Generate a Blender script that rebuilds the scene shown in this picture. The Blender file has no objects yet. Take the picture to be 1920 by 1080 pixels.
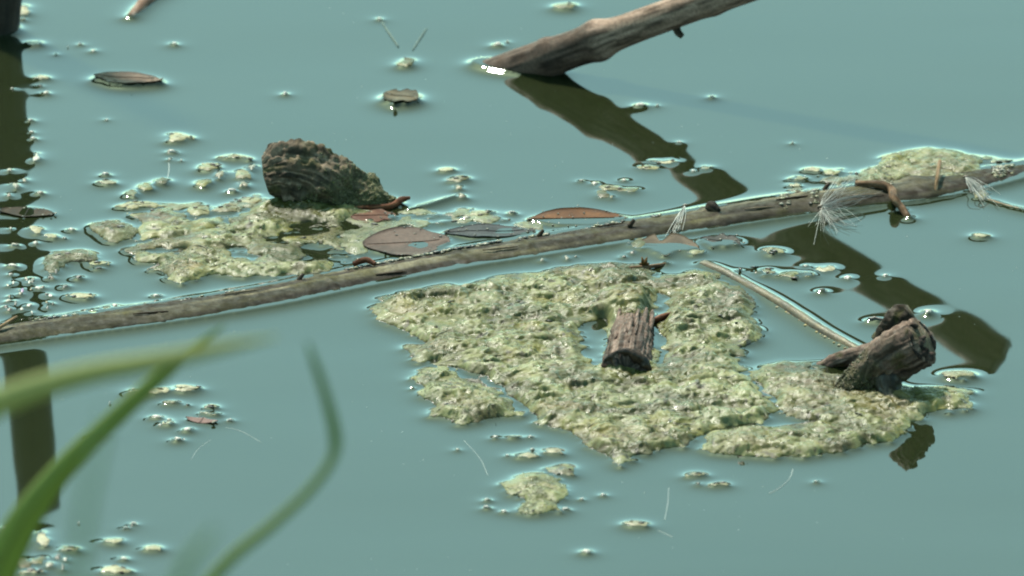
import bpy, math
import numpy as np
from mathutils import Vector

R = math.radians
rng = np.random.default_rng(7)
scene = bpy.context.scene
COL = scene.collection

# ------------------------------------------------------------------ camera, sky, sun, exposure
FRAME_W = 0.48            # metres of water across the middle of the picture
DIST = 9.0
PITCH = R(20.0)
cam_d = bpy.data.cameras.new('camera')
cam = bpy.data.objects.new('camera', cam_d)
COL.objects.link(cam)
CAMP = np.array([0.0, -DIST * math.cos(PITCH), DIST * math.sin(PITCH)])
cam.location = CAMP
cam.rotation_euler = (math.pi / 2 - PITCH, 0, 0)
cam_d.sensor_width = 36.0
cam_d.lens = 36.0 * DIST / FRAME_W
cam_d.clip_start = 0.05
cam_d.clip_end = 3000.0
cam_d.dof.use_dof = True
cam_d.dof.focus_distance = 8.97
cam_d.dof.aperture_fstop = 21.0
scene.camera = cam

SUN_EL, SUN_AZ = R(58.0), R(-28.0)      # azimuth from +Y (away from camera), negative = to the left
world = bpy.data.worlds.new('World')
scene.world = world
world.use_nodes = True
wn = world.node_tree
for n in list(wn.nodes):
    wn.nodes.remove(n)
sky = wn.nodes.new('ShaderNodeTexSky')
sky.sky_type = 'NISHITA'
sky.sun_disc = False
sky.sun_elevation = SUN_EL
sky.sun_rotation = SUN_AZ
sky.air_density = 0.5
sky.dust_density = 1.1
sky.ozone_density = 1.0
tint = wn.nodes.new('ShaderNodeMix')
tint.data_type = 'RGBA'
tint.blend_type = 'MULTIPLY'
tint.inputs[0].default_value = 1.0
tint.inputs[7].default_value = (0.70, 1.0, 0.645, 1)
bg = wn.nodes.new('ShaderNodeBackground')
bg.inputs[1].default_value = 0.15
wo = wn.nodes.new('ShaderNodeOutputWorld')
wn.links.new(sky.outputs[0], tint.inputs[6])
wn.links.new(tint.outputs[2], bg.inputs[0])
wn.links.new(bg.outputs[0], wo.inputs[0])

sun_d = bpy.data.lights.new('sun', 'SUN')
sun_d.energy = 2.2
sun_d.angle = R(4.0)
sun_d.color = (1.0, 0.95, 0.84)
sun = bpy.data.objects.new('sun', sun_d)
COL.objects.link(sun)
sdir = Vector((math.sin(SUN_AZ) * math.cos(SUN_EL), math.cos(SUN_AZ) * math.cos(SUN_EL), math.sin(SUN_EL)))
sun.rotation_euler = sdir.to_track_quat('Z', 'Y').to_euler()
sun.location = sdir * 5

scene.cycles.filter_width = 2.0        # a soft video lens
scene.view_settings.view_transform = 'Standard'
scene.view_settings.look = 'None'
scene.view_settings.exposure = 2.26
scene.view_settings.gamma = 1.0
scene.view_settings.use_curve_mapping = False

# ------------------------------------------------------------------ maths helpers
PX = FRAME_W / 1920.0            # one photograph pixel in metres at the middle of the picture
FW = np.array([0, math.cos(PITCH), -math.sin(PITCH)])
UP = np.array([0, math.sin(PITCH), math.cos(PITCH)])
RT = np.array([1.0, 0, 0])
SINP, COSP = math.sin(PITCH), math.cos(PITCH)


def ray(px, py):
    a = (np.asarray(px, float) - 960) * PX / DIST
    b = -(np.asarray(py, float) - 540) * PX / DIST
    return FW + a[..., None] * RT + b[..., None] * UP


def ground(px, py, z=0.0):
    """point of the plane at height z seen at a place of the photograph"""
    d = ray(px, py)
    t = (z - CAMP[2]) / d[..., 2]
    return CAMP + d * t[..., None]


def gp(px, py, hpx=0.0):
    """point standing hpx (photograph pixels of height) above the water spot at (px, py)"""
    p = ground(px, py)
    p[..., 2] += np.asarray(hpx, float) * PX
    return p


def atd(px, py, d):
    v = ray(px, py)
    return CAMP + v * np.asarray(d, float)[..., None]


def _hash(ix, iy, iz, seed):
    h = (ix.astype(np.int64) * 374761393 + iy.astype(np.int64) * 668265263 + iz.astype(np.int64) * 2147483647 + seed * 1274126177) & 0xFFFFFFFF
    h = ((h ^ (h >> 13)) * 1274126177) & 0xFFFFFFFF
    h = ((h ^ (h >> 16)) * 2246822519) & 0xFFFFFFFF
    return ((h ^ (h >> 15)) & 0xFFFFFF) / float(0xFFFFFF)


def vnoise(p, seed=0):
    p = np.asarray(p, float)
    i = np.floor(p).astype(np.int64)
    f = p - i
    f = f * f * f * (f * (f * 6 - 15) + 10)
    out = 0
    for dx in (0, 1):
        wx = f[:, 0] if dx else 1 - f[:, 0]
        for dy in (0, 1):
            wy = f[:, 1] if dy else 1 - f[:, 1]
            for dz in (0, 1):
                wz = f[:, 2] if dz else 1 - f[:, 2]
                out = out + wx * wy * wz * _hash(i[:, 0] + dx, i[:, 1] + dy, i[:, 2] + dz, seed)
    return out * 2 - 1


def fbm(p, seed=0, octs=4, gain=0.5, lac=2.03):
    p = np.asarray(p, float)
    a, s, tot = 1.0, 0, 0
    for k in range(octs):
        s = s + a * vnoise(p + 17.3 * k, seed + k * 31)
        tot += a
        a *= gain
        p = p * lac
    return s / tot


def ridged(p, seed=0, octs=3):
    p = np.asarray(p, float)
    a, s, tot = 1.0, 0, 0
    for k in range(octs):
        s = s + a * (1 - np.abs(vnoise(p + 9.1 * k, seed + 7 * k)))
        tot += a
        a *= 0.55
        p = p * 2.1
    return s / tot


def worley(p, seed=0):
    p = np.asarray(p, float)
    i = np.floor(p).astype(np.int64)
    f1 = np.full(len(p), 9.0); f2 = np.full(len(p), 9.0); cid = np.zeros(len(p))
    z = np.zeros(len(p), np.int64)
    for dx in (-1, 0, 1):
        for dy in (-1, 0, 1):
            a, b = i[:, 0] + dx, i[:, 1] + dy
            cx = a + _hash(a, b, z, seed); cy = b + _hash(a, b, z, seed + 91)
            d = (p[:, 0] - cx) ** 2 + (p[:, 1] - cy) ** 2
            near = d < f1
            f2 = np.where(near, f1, np.minimum(f2, d))
            cid = np.where(near, _hash(a, b, z, seed + 191), cid)
            f1 = np.where(near, d, f1)
    return np.sqrt(f1), np.sqrt(f2), cid


def v3(x, y, z=0.0):
    return np.stack([np.asarray(x, float), np.asarray(y, float), np.zeros_like(np.asarray(x, float)) + z], -1)


def in_poly(X, Y, poly):
    inside = np.zeros(X.shape, bool)
    n = len(poly)
    for i in range(n):
        x0, y0 = poly[i]
        x1, y1 = poly[(i + 1) % n]
        if y0 == y1:
            continue
        c = ((y0 > Y) != (y1 > Y)) & (X < (x1 - x0) * (Y - y0) / (y1 - y0) + x0)
        inside ^= c
    return inside


def smooth_path(pts, n):
    """Catmull-Rom through points (k, d) -> n samples, even in parameter"""
    pts = np.asarray(pts, float)
    k = len(pts)
    if k == 2:
        t = np.linspace(0, 1, n)[:, None]
        return pts[0] * (1 - t) + pts[1] * t
    P = np.vstack([2 * pts[0] - pts[1], pts, 2 * pts[-1] - pts[-2]])
    u = np.linspace(0, k - 1 - 1e-9, n)
    i = np.floor(u).astype(int)
    t = (u - i)[:, None]
    p0, p1, p2, p3 = P[i], P[i + 1], P[i + 2], P[i + 3]
    return 0.5 * (2 * p1 + (-p0 + p2) * t + (2 * p0 - 5 * p1 + 4 * p2 - p3) * t ** 2 + (-p0 + 3 * p1 - 3 * p2 + p3) * t ** 3)


def lin(r, g, b):
    def f(c):
        c = c / 255.0
        return c / 12.92 if c < 0.04045 else ((c + 0.055) / 1.055) ** 2.4
    return np.array([f(r), f(g), f(b)])


def mix3(a, b, t):
    t = np.clip(np.asarray(t, float), 0, 1)[:, None]
    return a * (1 - t) + b * t


def sstep(a, b, x):
    t = np.clip((x - a) / (b - a), 0, 1)
    return t * t * (3 - 2 * t)


# ------------------------------------------------------------------ objects
def mesh_of(name, verts, faces, mat, col=None, smooth=True):
    me = bpy.data.meshes.new(name)
    verts = np.asarray(verts, np.float32)
    if isinstance(faces, np.ndarray):
        nf, k = faces.shape
        me.vertices.add(len(verts))
        me.vertices.foreach_set('co', verts.ravel())
        me.loops.add(nf * k)
        me.loops.foreach_set('vertex_index', faces.astype(np.int32).ravel())
        me.polygons.add(nf)
        me.polygons.foreach_set('loop_start', np.arange(0, nf * k, k, dtype=np.int32))
        me.polygons.foreach_set('loop_total', np.full(nf, k, np.int32))
        me.update(calc_edges=True)
    else:
        me.from_pydata([tuple(v) for v in verts], [], faces)
    if smooth:
        me.polygons.foreach_set('use_smooth', np.ones(len(me.polygons), bool))
    if col is not None:
        col = np.asarray(col, np.float32)
        if col.ndim == 1:
            col = np.tile(col, (len(verts), 1))
        at = me.attributes.new('col', 'FLOAT_COLOR', 'POINT')
        at.data.foreach_set('color', np.hstack([col, np.ones((len(verts), 1), np.float32)]).astype(np.float32).ravel())
    if mat:
        me.materials.append(mat)
    me.update()
    return me


ALB = np.array([0.30, 0.255, 0.25])      # palette (picked from an open exposure) -> surface albedo


def put(name, verts, faces, mat, col=None, parent=None, base=None, smooth=True, kind=None):
    """one mesh object; its origin sits at base (world) or, for a part, at its parent's origin"""
    verts = np.asarray(verts, float)
    if parent is not None:
        base = np.array(parent['_base'])
    elif base is None:
        base = np.array([verts[:, 0].mean(), verts[:, 1].mean(), 0.0])
    if col is not None:
        col = np.asarray(col) * ALB
    me = mesh_of(name, verts - base, faces, mat, col, smooth)
    o = bpy.data.objects.new(name, me)
    COL.objects.link(o)
    if parent is not None:
        o.parent = parent
        if '_base' in parent:
            o['_base'] = list(map(float, base))
    else:
        o.location = base
        o['_base'] = list(map(float, base))
    if kind:
        o['kind'] = kind
    return o


def tag(o, label, cat, group=None):
    o['label'] = label
    o['category'] = cat
    if group:
        o['group'] = group
    return o


def grid_faces(nu, nv, wrap=False):
    """quads over an (nu, nv) vertex grid, row-major; wrap closes the v direction"""
    i = np.arange(nu - 1)[:, None]
    j = np.arange(nv if wrap else nv - 1)[None, :]
    jn = (j + 1) % nv
    a = i * nv + j
    b = i * nv + jn
    c = (i + 1) * nv + jn
    d = (i + 1) * nv + j
    return np.stack([a, b, c, d], -1).reshape(-1, 4)


def frames(P):
    T = np.gradient(P, axis=0)
    T /= np.linalg.norm(T, axis=1)[:, None]
    up = np.array([0, 0, 1.0])
    if abs(T[:, 2]).max() > 0.97:
        up = np.array([0, 1.0, 0])
    U = np.cross(up, T)
    U /= np.linalg.norm(U, axis=1)[:, None]
    V = np.cross(T, U)
    return T, U, V


def tube(path, rad, n_len, n_ang, seed=0, bump=0.1, stretch=0.25, fine=0.04, knots=(), flat=1.0, ends=(True, True), grooves=0.0, wb=()):
    """a woody round stem: displaced sides, closed ends. returns verts, faces, ang, s, unit"""
    P = smooth_path(path, n_len)
    r = smooth_path(np.asarray(rad, float)[:, None], n_len)[:, 0]
    T, U, V = frames(P)
    seg = np.linalg.norm(np.diff(P, axis=0), axis=1)
    s = np.concatenate([[0], np.cumsum(seg)])
    a = np.linspace(0, 2 * np.pi, n_ang, endpoint=False)
    A = np.tile(a, n_len)
    S = np.repeat(s, n_ang)
    r0 = r.mean()
    q = np.stack([np.cos(A) * 1.6, np.sin(A) * 1.6, S / r0 * stretch], -1)
    d = bump * fbm(q, seed, 3) + fine * fbm(q * np.array([4.5, 4.5, 3.5]), seed + 5, 3)
    if grooves:
        d = d - grooves * ridged(np.stack([np.cos(A) * 4, np.sin(A) * 4, S / r0 * 0.35], -1), seed + 9, 2)
    for (ks, kw, kh) in knots:          # rings or swellings at fraction ks of the length
        d = d + kh * np.exp(-((S / s[-1] - ks) / kw) ** 2)
    rr = np.repeat(r, n_ang) * (1 + d)
    Uv, Vv, Pv = np.repeat(U, n_ang, 0), np.repeat(V, n_ang, 0), np.repeat(P, n_ang, 0)
    verts = Pv + Uv * (np.cos(A) * rr)[:, None] + Vv * (np.sin(A) * rr * flat)[:, None]
    for (ws, wa) in wb:
        dirv = Uv * np.cos(A)[:, None] + Vv * np.sin(A)[:, None]
        verts = verts + dirv * (wa * fbm(verts / ws, seed + 77, 3))[:, None]
    f = grid_faces(n_len, n_ang, True)
    faces = f
    extra = []
    vs = [verts]
    nbase = len(verts)
    for e, on in ((0, ends[0]), (1, ends[1])):
        if not on:
            continue
        idx0 = 0 if e == 0 else (n_len - 1) * n_ang
        cpt = verts[idx0:idx0 + n_ang].mean(0)
        cpt = cpt + (T[0] * -1 if e == 0 else T[-1]) * r[0 if e == 0 else -1] * 0.15
        vs.append(cpt[None])
        j = np.arange(n_ang)
        tri = np.stack([idx0 + j, idx0 + (j + 1) % n_ang, np.full(n_ang, nbase), np.full(n_ang, nbase)], -1)
        if e == 0:
            tri = tri[:, [1, 0, 2, 3]]
        extra.append(tri[:, :3])
        nbase += 1
    verts = np.vstack(vs)
    fl = [tuple(x) for x in faces]
    for t in extra:
        fl += [tuple(x) for x in t]
    k = len(verts) - len(A)
    return verts, fl, np.concatenate([A, np.zeros(k)]), np.concatenate([S, np.zeros(k)]), r0


def lump(cx, cy, w, h, zt, seed=0, n_ang=18, rings=5, rough=0.35, ang=0.0, z0=-0.0008, spiky=0.0):
    """small low crumb on the water: centre pixel, size in photograph pixels (h seen foreshortened), top height in metres"""
    c = ground(cx, cy)
    a_, b_ = w * PX / 2, max(h * PX - zt * COSP, h * PX * 0.45) / SINP / 2
    vs, f = [], []
    t = np.linspace(0, 1, rings + 1)[1:]
    A = np.linspace(0, 2 * np.pi, n_ang, endpoint=False)
    TT, AA = np.repeat(t, n_ang), np.tile(A, rings)
    n1 = fbm(np.stack([np.cos(AA) * 1.3 + seed, np.sin(AA) * 1.3, TT * 0.1], -1), seed, 3)
    rr = TT * (1 + rough * n1 * 1.6)
    x, y = np.cos(AA) * rr * a_, np.sin(AA) * rr * b_
    bump = fbm(np.stack([x, y, x * 0], -1) / (0.0011 + 0.12 * a_), seed + 3, 3)
    z = zt * (1 - TT ** 2.2) * (1 + 0.7 * bump) + spiky * np.maximum(bump, 0) * zt
    z[TT > 0.99] = z0
    ca, sa = math.cos(ang), math.sin(ang)
    X, Y = x * ca - y * sa, x * sa + y * ca
    verts = np.vstack([np.array([[c[0], c[1], zt]]), np.stack([c[0] + X, c[1] + Y, z], -1)])
    faces = [(0, 1 + j, 1 + (j + 1) % n_ang) for j in range(n_ang)]
    for r_ in range(rings - 1):
        for j in range(n_ang):
            b0, b1 = 1 + r_ * n_ang, 1 + (r_ + 1) * n_ang
            faces.append((b0 + j, b1 + j, b1 + (j + 1) % n_ang, b0 + (j + 1) % n_ang))
    return verts, faces, np.concatenate([[0], TT])


# ------------------------------------------------------------------ materials
def nodes(name):
    m = bpy.data.materials.new(name)
    m.use_nodes = True
    nt = m.node_tree
    b = nt.nodes['Principled BSDF']
    return m, nt, b


def organic(name, rough=0.7, spec=0.3, nscale=1500.0, namp=0.45, bump=0.3, bscale=2500.0, rvar=0.0, bdist=0.0004):
    """colour from the mesh's own 'col' attribute, broken up by fine grain and relief"""
    m, nt, b = nodes(name)
    at = nt.nodes.new('ShaderNodeAttribute'); at.attribute_name = 'col'
    tc = nt.nodes.new('ShaderNodeTexCoord')
    n1 = nt.nodes.new('ShaderNodeTexNoise'); n1.inputs['Scale'].default_value = nscale; n1.inputs['Detail'].default_value = 4
    mr = nt.nodes.new('ShaderNodeMapRange')
    mr.inputs[1].default_value = 0.28; mr.inputs[2].default_value = 0.72
    mr.inputs[3].default_value = 1 - namp; mr.inputs[4].default_value = 1 + namp
    mx = nt.nodes.new('ShaderNodeVectorMath'); mx.operation = 'SCALE'
    L = nt.links.new
    L(tc.outputs['Object'], n1.inputs['Vector'])
    L(n1.outputs[0], mr.inputs[0])
    L(at.outputs['Color'], mx.inputs[0]); L(mr.outputs[0], mx.inputs['Scale'])
    L(mx.outputs[0], b.inputs['Base Color'])
    n2 = nt.nodes.new('ShaderNodeTexNoise'); n2.inputs['Scale'].default_value = bscale; n2.inputs['Detail'].default_value = 3
    L(tc.outputs['Object'], n2.inputs['Vector'])
    bp = nt.nodes.new('ShaderNodeBump'); bp.inputs['Strength'].default_value = bump; bp.inputs['Distance'].default_value = bdist
    L(n2.outputs[0], bp.inputs['Height']); L(bp.outputs[0], b.inputs['Normal'])
    if rvar:
        m2 = nt.nodes.new('ShaderNodeMapRange')
        m2.inputs[1].default_value = 0.35; m2.inputs[2].default_value = 0.65
        m2.inputs[3].default_value = rough - rvar; m2.inputs[4].default_value = rough + rvar
        n3 = nt.nodes.new('ShaderNodeTexNoise'); n3.inputs['Scale'].default_value = 260.0
        L(tc.outputs['Object'], n3.inputs['Vector']); L(n3.outputs[0], m2.inputs[0]); L(m2.outputs[0], b.inputs['Roughness'])
    else:
        b.inputs['Roughness'].default_value = rough
    b.inputs['Specular IOR Level'].default_value = spec
    return m


M_wood = organic('weathered_wood', 0.75, 0.12, 900, 0.35, 0.5, 1600, rvar=0.15)
M_wet = organic('wet_wood', 0.45, 0.25, 900, 0.4, 0.5, 1600, rvar=0.15)
M_algae = organic('algae', 0.42, 0.24, 2200, 0.30, 0.45, 3200, rvar=0.22)
M_crumb = organic('debris', 0.42, 0.5, 2500, 0.4, 0.5, 3000, rvar=0.15)
M_foam = organic('foam', 0.35, 0.5, 3000, 0.12, 0.3, 4000)
M_leaf = organic('dead_leaf', 0.6, 0.1, 700, 0.22, 0.3, 1500)
M_hair = organic('seed_hair', 0.6, 0.3, 2000, 0.1, 0.0, 2000)
M_bubble = organic('bubble', 0.12, 0.6, 2000, 0.15, 0.0, 2000)

# grass
M_grass, nt, b = nodes('grass_leaf')
at = nt.nodes.new('ShaderNodeAttribute'); at.attribute_name = 'col'
nt.links.new(at.outputs['Color'], b.inputs['Base Color'])
b.inputs['Roughness'].default_value = 0.5
b.inputs['Specular IOR Level'].default_value = 0.3
tr = nt.nodes.new('ShaderNodeBsdfTranslucent')
nt.links.new(at.outputs['Color'], tr.inputs[0])
ms = nt.nodes.new('ShaderNodeMixShader'); ms.inputs[0].default_value = 0.45
out = nt.nodes['Material Output']
nt.links.new(b.outputs[0], ms.inputs[1]); nt.links.new(tr.outputs[0], ms.inputs[2]); nt.links.new(ms.outputs[0], out.inputs[0])

# water: murky olive body under a mirror-smooth surface
M_water, nt, b = nodes('pond_water')
tc = nt.nodes.new('ShaderNodeTexCoord')
mp = nt.nodes.new('ShaderNodeMapping'); mp.inputs['Scale'].default_value = (5, 14, 1)
nz = nt.nodes.new('ShaderNodeTexNoise'); nz.inputs['Scale'].default_value = 1.0; nz.inputs['Detail'].default_value = 5
cr = nt.nodes.new('ShaderNodeMix'); cr.data_type = 'RGBA'
cr.inputs[6].default_value = (0.0060, 0.0085, 0.0026, 1)
cr.inputs[7].default_value = (0.0105, 0.0130, 0.0062, 1)
nt.links.new(tc.outputs['Object'], mp.inputs[0]); nt.links.new(mp.outputs[0], nz.inputs['Vector'])
nt.links.new(nz.outputs[0], cr.inputs[0])
b.inputs['Specular IOR Level'].default_value = 0.0
b.inputs['Roughness'].default_value = 1.0
nt.links.new(cr.outputs[2], b.inputs['Base Color'])
gl = nt.nodes.new('ShaderNodeBsdfGlossy'); gl.inputs['Roughness'].default_value = 0.03
gl.inputs['Color'].default_value = (1, 1, 1, 1)
fr = nt.nodes.new('ShaderNodeFresnel'); fr.inputs['IOR'].default_value = 1.38
ms = nt.nodes.new('ShaderNodeMixShader')
nt.links.new(fr.outputs[0], ms.inputs[0])
nt.links.new(b.outputs[0], ms.inputs[1]); nt.links.new(gl.outputs[0], ms.inputs[2])
nt.links.new(ms.outputs[0], nt.nodes['Material Output'].inputs[0])

# bank soil
M_bank, nt, b = nodes('bank_soil')
tc = nt.nodes.new('ShaderNodeTexCoord')
nz = nt.nodes.new('ShaderNodeTexNoise'); nz.inputs['Scale'].default_value = 9.0; nz.inputs['Detail'].default_value = 8
rp = nt.nodes.new('ShaderNodeValToRGB')
rp.color_ramp.elements[0].position = 0.35; rp.color_ramp.elements[0].color = (0.05, 0.035, 0.02, 1)
rp.color_ramp.elements[1].position = 0.65; rp.color_ramp.elements[1].color = (0.06, 0.085, 0.025, 1)
nt.links.new(tc.outputs['Object'], nz.inputs['Vector']); nt.links.new(nz.outputs[0], rp.inputs[0]); nt.links.new(rp.outputs[0], b.inputs['Base Color'])
b.inputs['Roughness'].default_value = 0.95

# ------------------------------------------------------------------ waterline register (for the meniscus)
GX0, GX1, GY0, GY1, GD = -0.275, 0.275, -0.43, 0.475, 0.001
gx = np.arange(GX0, GX1 + GD / 2, GD)
gy = np.arange(GY0, GY1 + GD / 2, GD)
GXX, GYY = np.meshgrid(gx, gy)           # (ny, nx)
HFIX = np.full(GXX.shape, np.nan)
LOW = np.zeros(GXX.shape, bool)      # water hidden under a mat, kept clear of it
PIN = 1.35


def pin(mask, h):
    h = h * PIN
    HFIX[mask] = np.fmax(np.where(np.isnan(HFIX[mask]), -1, HFIX[mask]), h)


def pin_poly(poly_w, h):
    pin(in_poly(GXX, GYY, poly_w), h)


def pin_verts(verts, h, zmax=0.004, zmin=-0.004):
    """pin at the outline of the part of a lump near the waterline (convex-ish outline given in order)"""
    pin_poly([tuple(v[:2]) for v in verts], h)


def pin_path(path, rad, h):
    """pin under the waterline of a round stem that lies in or enters the water"""
    P = smooth_path(path, 300)
    r = smooth_path(np.asarray(rad, float)[:, None], 300)[:, 0]
    m = np.zeros(GXX.shape, bool)
    for p, q in zip(P, r):
        if abs(p[2]) < q:
            rr = math.sqrt(q * q - p[2] * p[2])
            x0, x1 = np.searchsorted(gx, [p[0] - rr, p[0] + rr])
            y0, y1 = np.searchsorted(gy, [p[1] - rr, p[1] + rr])
            if x1 <= x0 or y1 <= y0:
                continue
            sub = (GXX[y0:y1, x0:x1] - p[0]) ** 2 + (GYY[y0:y1, x0:x1] - p[1]) ** 2 < rr * rr
            m[y0:y1, x0:x1] |= sub
    pin(m, h)


def path_px(rows):
    """rows of (px, py of the water spot below, height in px)"""
    a = np.asarray(rows, float)
    return gp(a[:, 0], a[:, 1], a[:, 2])


def wood_col(A, S, r0, seed, dark, mid, pale, moss=None, moss_amt=0.0, sc=0.12):
    q = np.stack([np.cos(A) * 2.5, np.sin(A) * 2.5, S / r0 * sc], -1)
    n = fbm(q * 2.5, seed, 4)
    g = fbm(q * np.array([7, 7, 2.0]), seed + 3, 3)
    c = mix3(mix3(dark[None], mid[None], sstep(-0.5, 0.15, n + 0.5 * g)), pale[None], sstep(0.1, 0.65, n * 0.6 + g))
    if moss is not None:
        k = fbm(np.stack([np.cos(A), np.sin(A), S / r0 * 0.5], -1) * 1.7, seed + 11, 4)
        c = mix3(c, moss[None] * (0.8 + 0.4 * (g[:, None])), sstep(0.35 - moss_amt, 0.75 - moss_amt, k + 0.2) * 0.85)
    return c * np.array([1.08, 1.0, 0.86])


# ================================================================== WOOD
def wood(name, label, cat, rows, rad_px, n_len, n_ang, seed, cols, mat, h_pin=0.0016, **kw):
    P = path_px(rows)
    rad = np.asarray(rad_px, float) * PX
    moss = kw.pop('moss', None); ma = kw.pop('moss_amt', 0.0); sc = kw.pop('sc', 0.12); tone = kw.pop('tone', None); tone2 = kw.pop('tone2', None); mg = kw.pop('moss_grad', None)
    v, f, A, S, r0 = tube(P, rad, n_len, n_ang, seed, **kw)
    c = wood_col(A, S, r0, seed, *cols, moss=moss, moss_amt=ma, sc=sc)
    if mg:      # moss creeping up from the foot
        k = sstep(0.75, 0.15, S / S.max() + 0.3 * fbm(v / 0.006, seed + 1, 3)) if False else 1 - sstep(0.15, 0.8, S / S.max() + 0.35 * fbm(v / 0.006, seed + 1, 3))
        c = mix3(c, moss[None] * (0.7 + 0.6 * sstep(-.4, .4, fbm(v / 0.0015, seed + 2, 3)))[:, None], k * mg)
    if tone2:   # long weathered streaks running along the stem
        st = fbm(np.stack([A * 2.2, S / 0.02, A * 0], -1), seed + 40, 4) + 0.5 * fbm(np.stack([A * 5, S / 0.006, A * 0], -1), seed + 41, 2)
        c = c * (1 + tone2 * 1.6 * np.clip(st, -.6, .6))[:, None]
    if h_pin:   # wood soaked dark along its waterline
        c = c * (0.5 + 0.5 * sstep(0.0012, 0.0042, v[:, 2] + 0.0012 * fbm(v / 0.008, seed + 60, 3)))[:, None]
    if tone:
        c = c * np.interp(S / S.max() + 0.01 * fbm(v / 0.004, seed, 3), [a for a, b in tone], [b for a, b in tone])[:, None]
    base = P[0].copy(); base[2] = 0.0
    o = put(name, v, f, mat, c, base=base)
    if label:
        tag(o, label, cat)
    if h_pin:
        pin_path(P, rad, h_pin)
    return o, P, rad


def wood_part(name, parent, rows, rad_px, n_len, n_ang, seed, cols, mat, label=None, h_pin=0.0, **kw):
    P = path_px(rows)
    rad = np.asarray(rad_px, float) * PX
    moss = kw.pop('moss', None); ma = kw.pop('moss_amt', 0.0); sc = kw.pop('sc', 0.12)
    v, f, A, S, r0 = tube(P, rad, n_len, n_ang, seed, **kw)
    c = wood_col(A, S, r0, seed, *cols, moss=moss, moss_amt=ma, sc=sc)
    o = put(name, v, f, mat, c, parent=parent)
    if label:
        o['label'] = label
    if h_pin:
        pin_path(P, rad, h_pin)
    return o


def end_face(name, parent, centre, normal, r, seed, dark, pale, label=None, n_ang=30, rings=8, cup=0.35, jag=0.25, mat=None):
    """rough broken end of a stub: a disc with torn relief"""
    n = np.asarray(normal, float); n /= np.linalg.norm(n)
    u = np.cross([0, 0, 1.0], n); u /= np.linalg.norm(u); w = np.cross(n, u)
    t = np.linspace(0, 1, rings + 1)[1:]
    A = np.linspace(0, 2 * np.pi, n_ang, endpoint=False)
    TT, AA = np.repeat(t, n_ang), np.tile(A, rings)
    x, y = np.cos(AA) * TT, np.sin(AA) * TT
    nz = fbm(np.stack([x, y, x * 0], -1) * 2.6, seed, 4)
    rr = r * TT * (1 + 0.10 * fbm(np.stack([np.cos(AA), np.sin(AA), AA * 0], -1) * 2, seed + 2, 3))
    h = r * (cup * (TT ** 3 - 0.45) + jag * nz * (1 - TT ** 6))
    h[TT > 0.99] = -r * 0.08
    P = centre + u * (np.cos(AA) * rr)[:, None] + w * (np.sin(AA) * rr)[:, None] + n * h[:, None]
    verts = np.vstack([centre - n * r * cup * 0.45, P])
    faces = [(0, 1 + j, 1 + (j + 1) % n_ang) for j in range(n_ang)]
    for k in range(rings - 1):
        for j in range(n_ang):
            b0, b1 = 1 + k * n_ang, 1 + (k + 1) * n_ang
            faces.append((b0 + j, b1 + j, b1 + (j + 1) % n_ang, b0 + (j + 1) % n_ang))
    g = np.concatenate([[0], fbm(np.stack([x, y, x * 0], -1) * 6, seed + 8, 3)])
    c = mix3(dark[None], pale[None], sstep(-0.25, 0.6, g + 0.5 * np.concatenate([[0], nz])))
    o = put(name, verts, faces, mat or M_wet, c, parent=parent)
    if label:
        o['label'] = label
    return o


GREYBROWN = (np.array([0.045, 0.036, 0.028]), np.array([0.15, 0.125, 0.10]), np.array([0.33, 0.29, 0.25]))
DRYBRANCH = (np.array([0.12, 0.095, 0.08]), np.array([0.42, 0.35, 0.31]), np.array([0.62, 0.54, 0.50]))
DARKWOOD = (np.array([0.02, 0.018, 0.013]), np.array([0.07, 0.06, 0.045]), np.array([0.17, 0.15, 0.12]))
BARK = (np.array([0.06, 0.05, 0.045]), np.array([0.22, 0.18, 0.165]), np.array([0.50, 0.43, 0.41]))
MOSS = np.array([0.11, 0.125, 0.045])

# leaning post at the left edge: only its foot shows, the rest is its reflection
post, P, _ = wood('post', 'dark weathered post rising out of the water at the left edge', 'post',
                  [(-17, 60, -60), (-12, 60, 0), (24, 60, 440), (66, 60, 985)], [50, 50, 46, 41], 70, 40, 3, tuple(k * 0.45 for k in DARKWOOD), M_wet,
                  h_pin=0.0018, bump=0.06, fine=0.03)
end_face('broken_top', post, P[-1], P[-1] - P[-2], 41 * PX, 4, DARKWOOD[0], DARKWOOD[2])

# slanting branch at the top
tt = np.array([-330, -150, 0, 100, 200, 400, 650, 880.0])
rows = [(1000 + t, 134 + .115 * t, (16 + .485 * t) / COSP) for t in tt]
branch, P, _ = wood('branch', 'thick pale brown branch slanting out of the water at the top', 'branch',
                    rows, [36, 38, 38, 36, 31, 31, 36, 38], 200, 40, 11, DRYBRANCH, M_wood, h_pin=0.0020,
                    bump=0.06, fine=0.025, stretch=0.2, knots=[(0.375, 0.016, 0.22), (0.30, 0.01, 0.10), (0.55, 0.012, 0.10)], sc=0.25, grooves=0.0, tone=[(0, .36), (.35, .42), (.373, .46), (.384, 1.15), (1, 1.2)])
end_face('broken_end', branch, P[-1], P[-1] - P[-2], 40 * PX, 14, DRYBRANCH[0], DRYBRANCH[2])
t = 262
c0 = (1000 + t, 134 + .115 * t, (16 + .485 * t) / COSP)
wood_part('twig_stub', branch, [(c0[0], c0[1], c0[2] - 12), (c0[0] + 8, c0[1] + 3, c0[2] - 34), (c0[0] + 17, c0[1] + 5, c0[2] - 42)], [10, 8, 6], 8, 12, 15, DARKWOOD, M_wood)
t = 840
c0 = (1000 + t, 134 + .115 * t, (16 + .485 * t) / COSP)
wood_part('side_twig', branch, [(c0[0], c0[1], c0[2]), (c0[0] + 2, c0[1] + 8, c0[2] + 40), (c0[0] - 12, c0[1] + 14, c0[2] + 62)], [17, 15, 10], 10, 12, 17, DRYBRANCH, M_wood)
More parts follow.
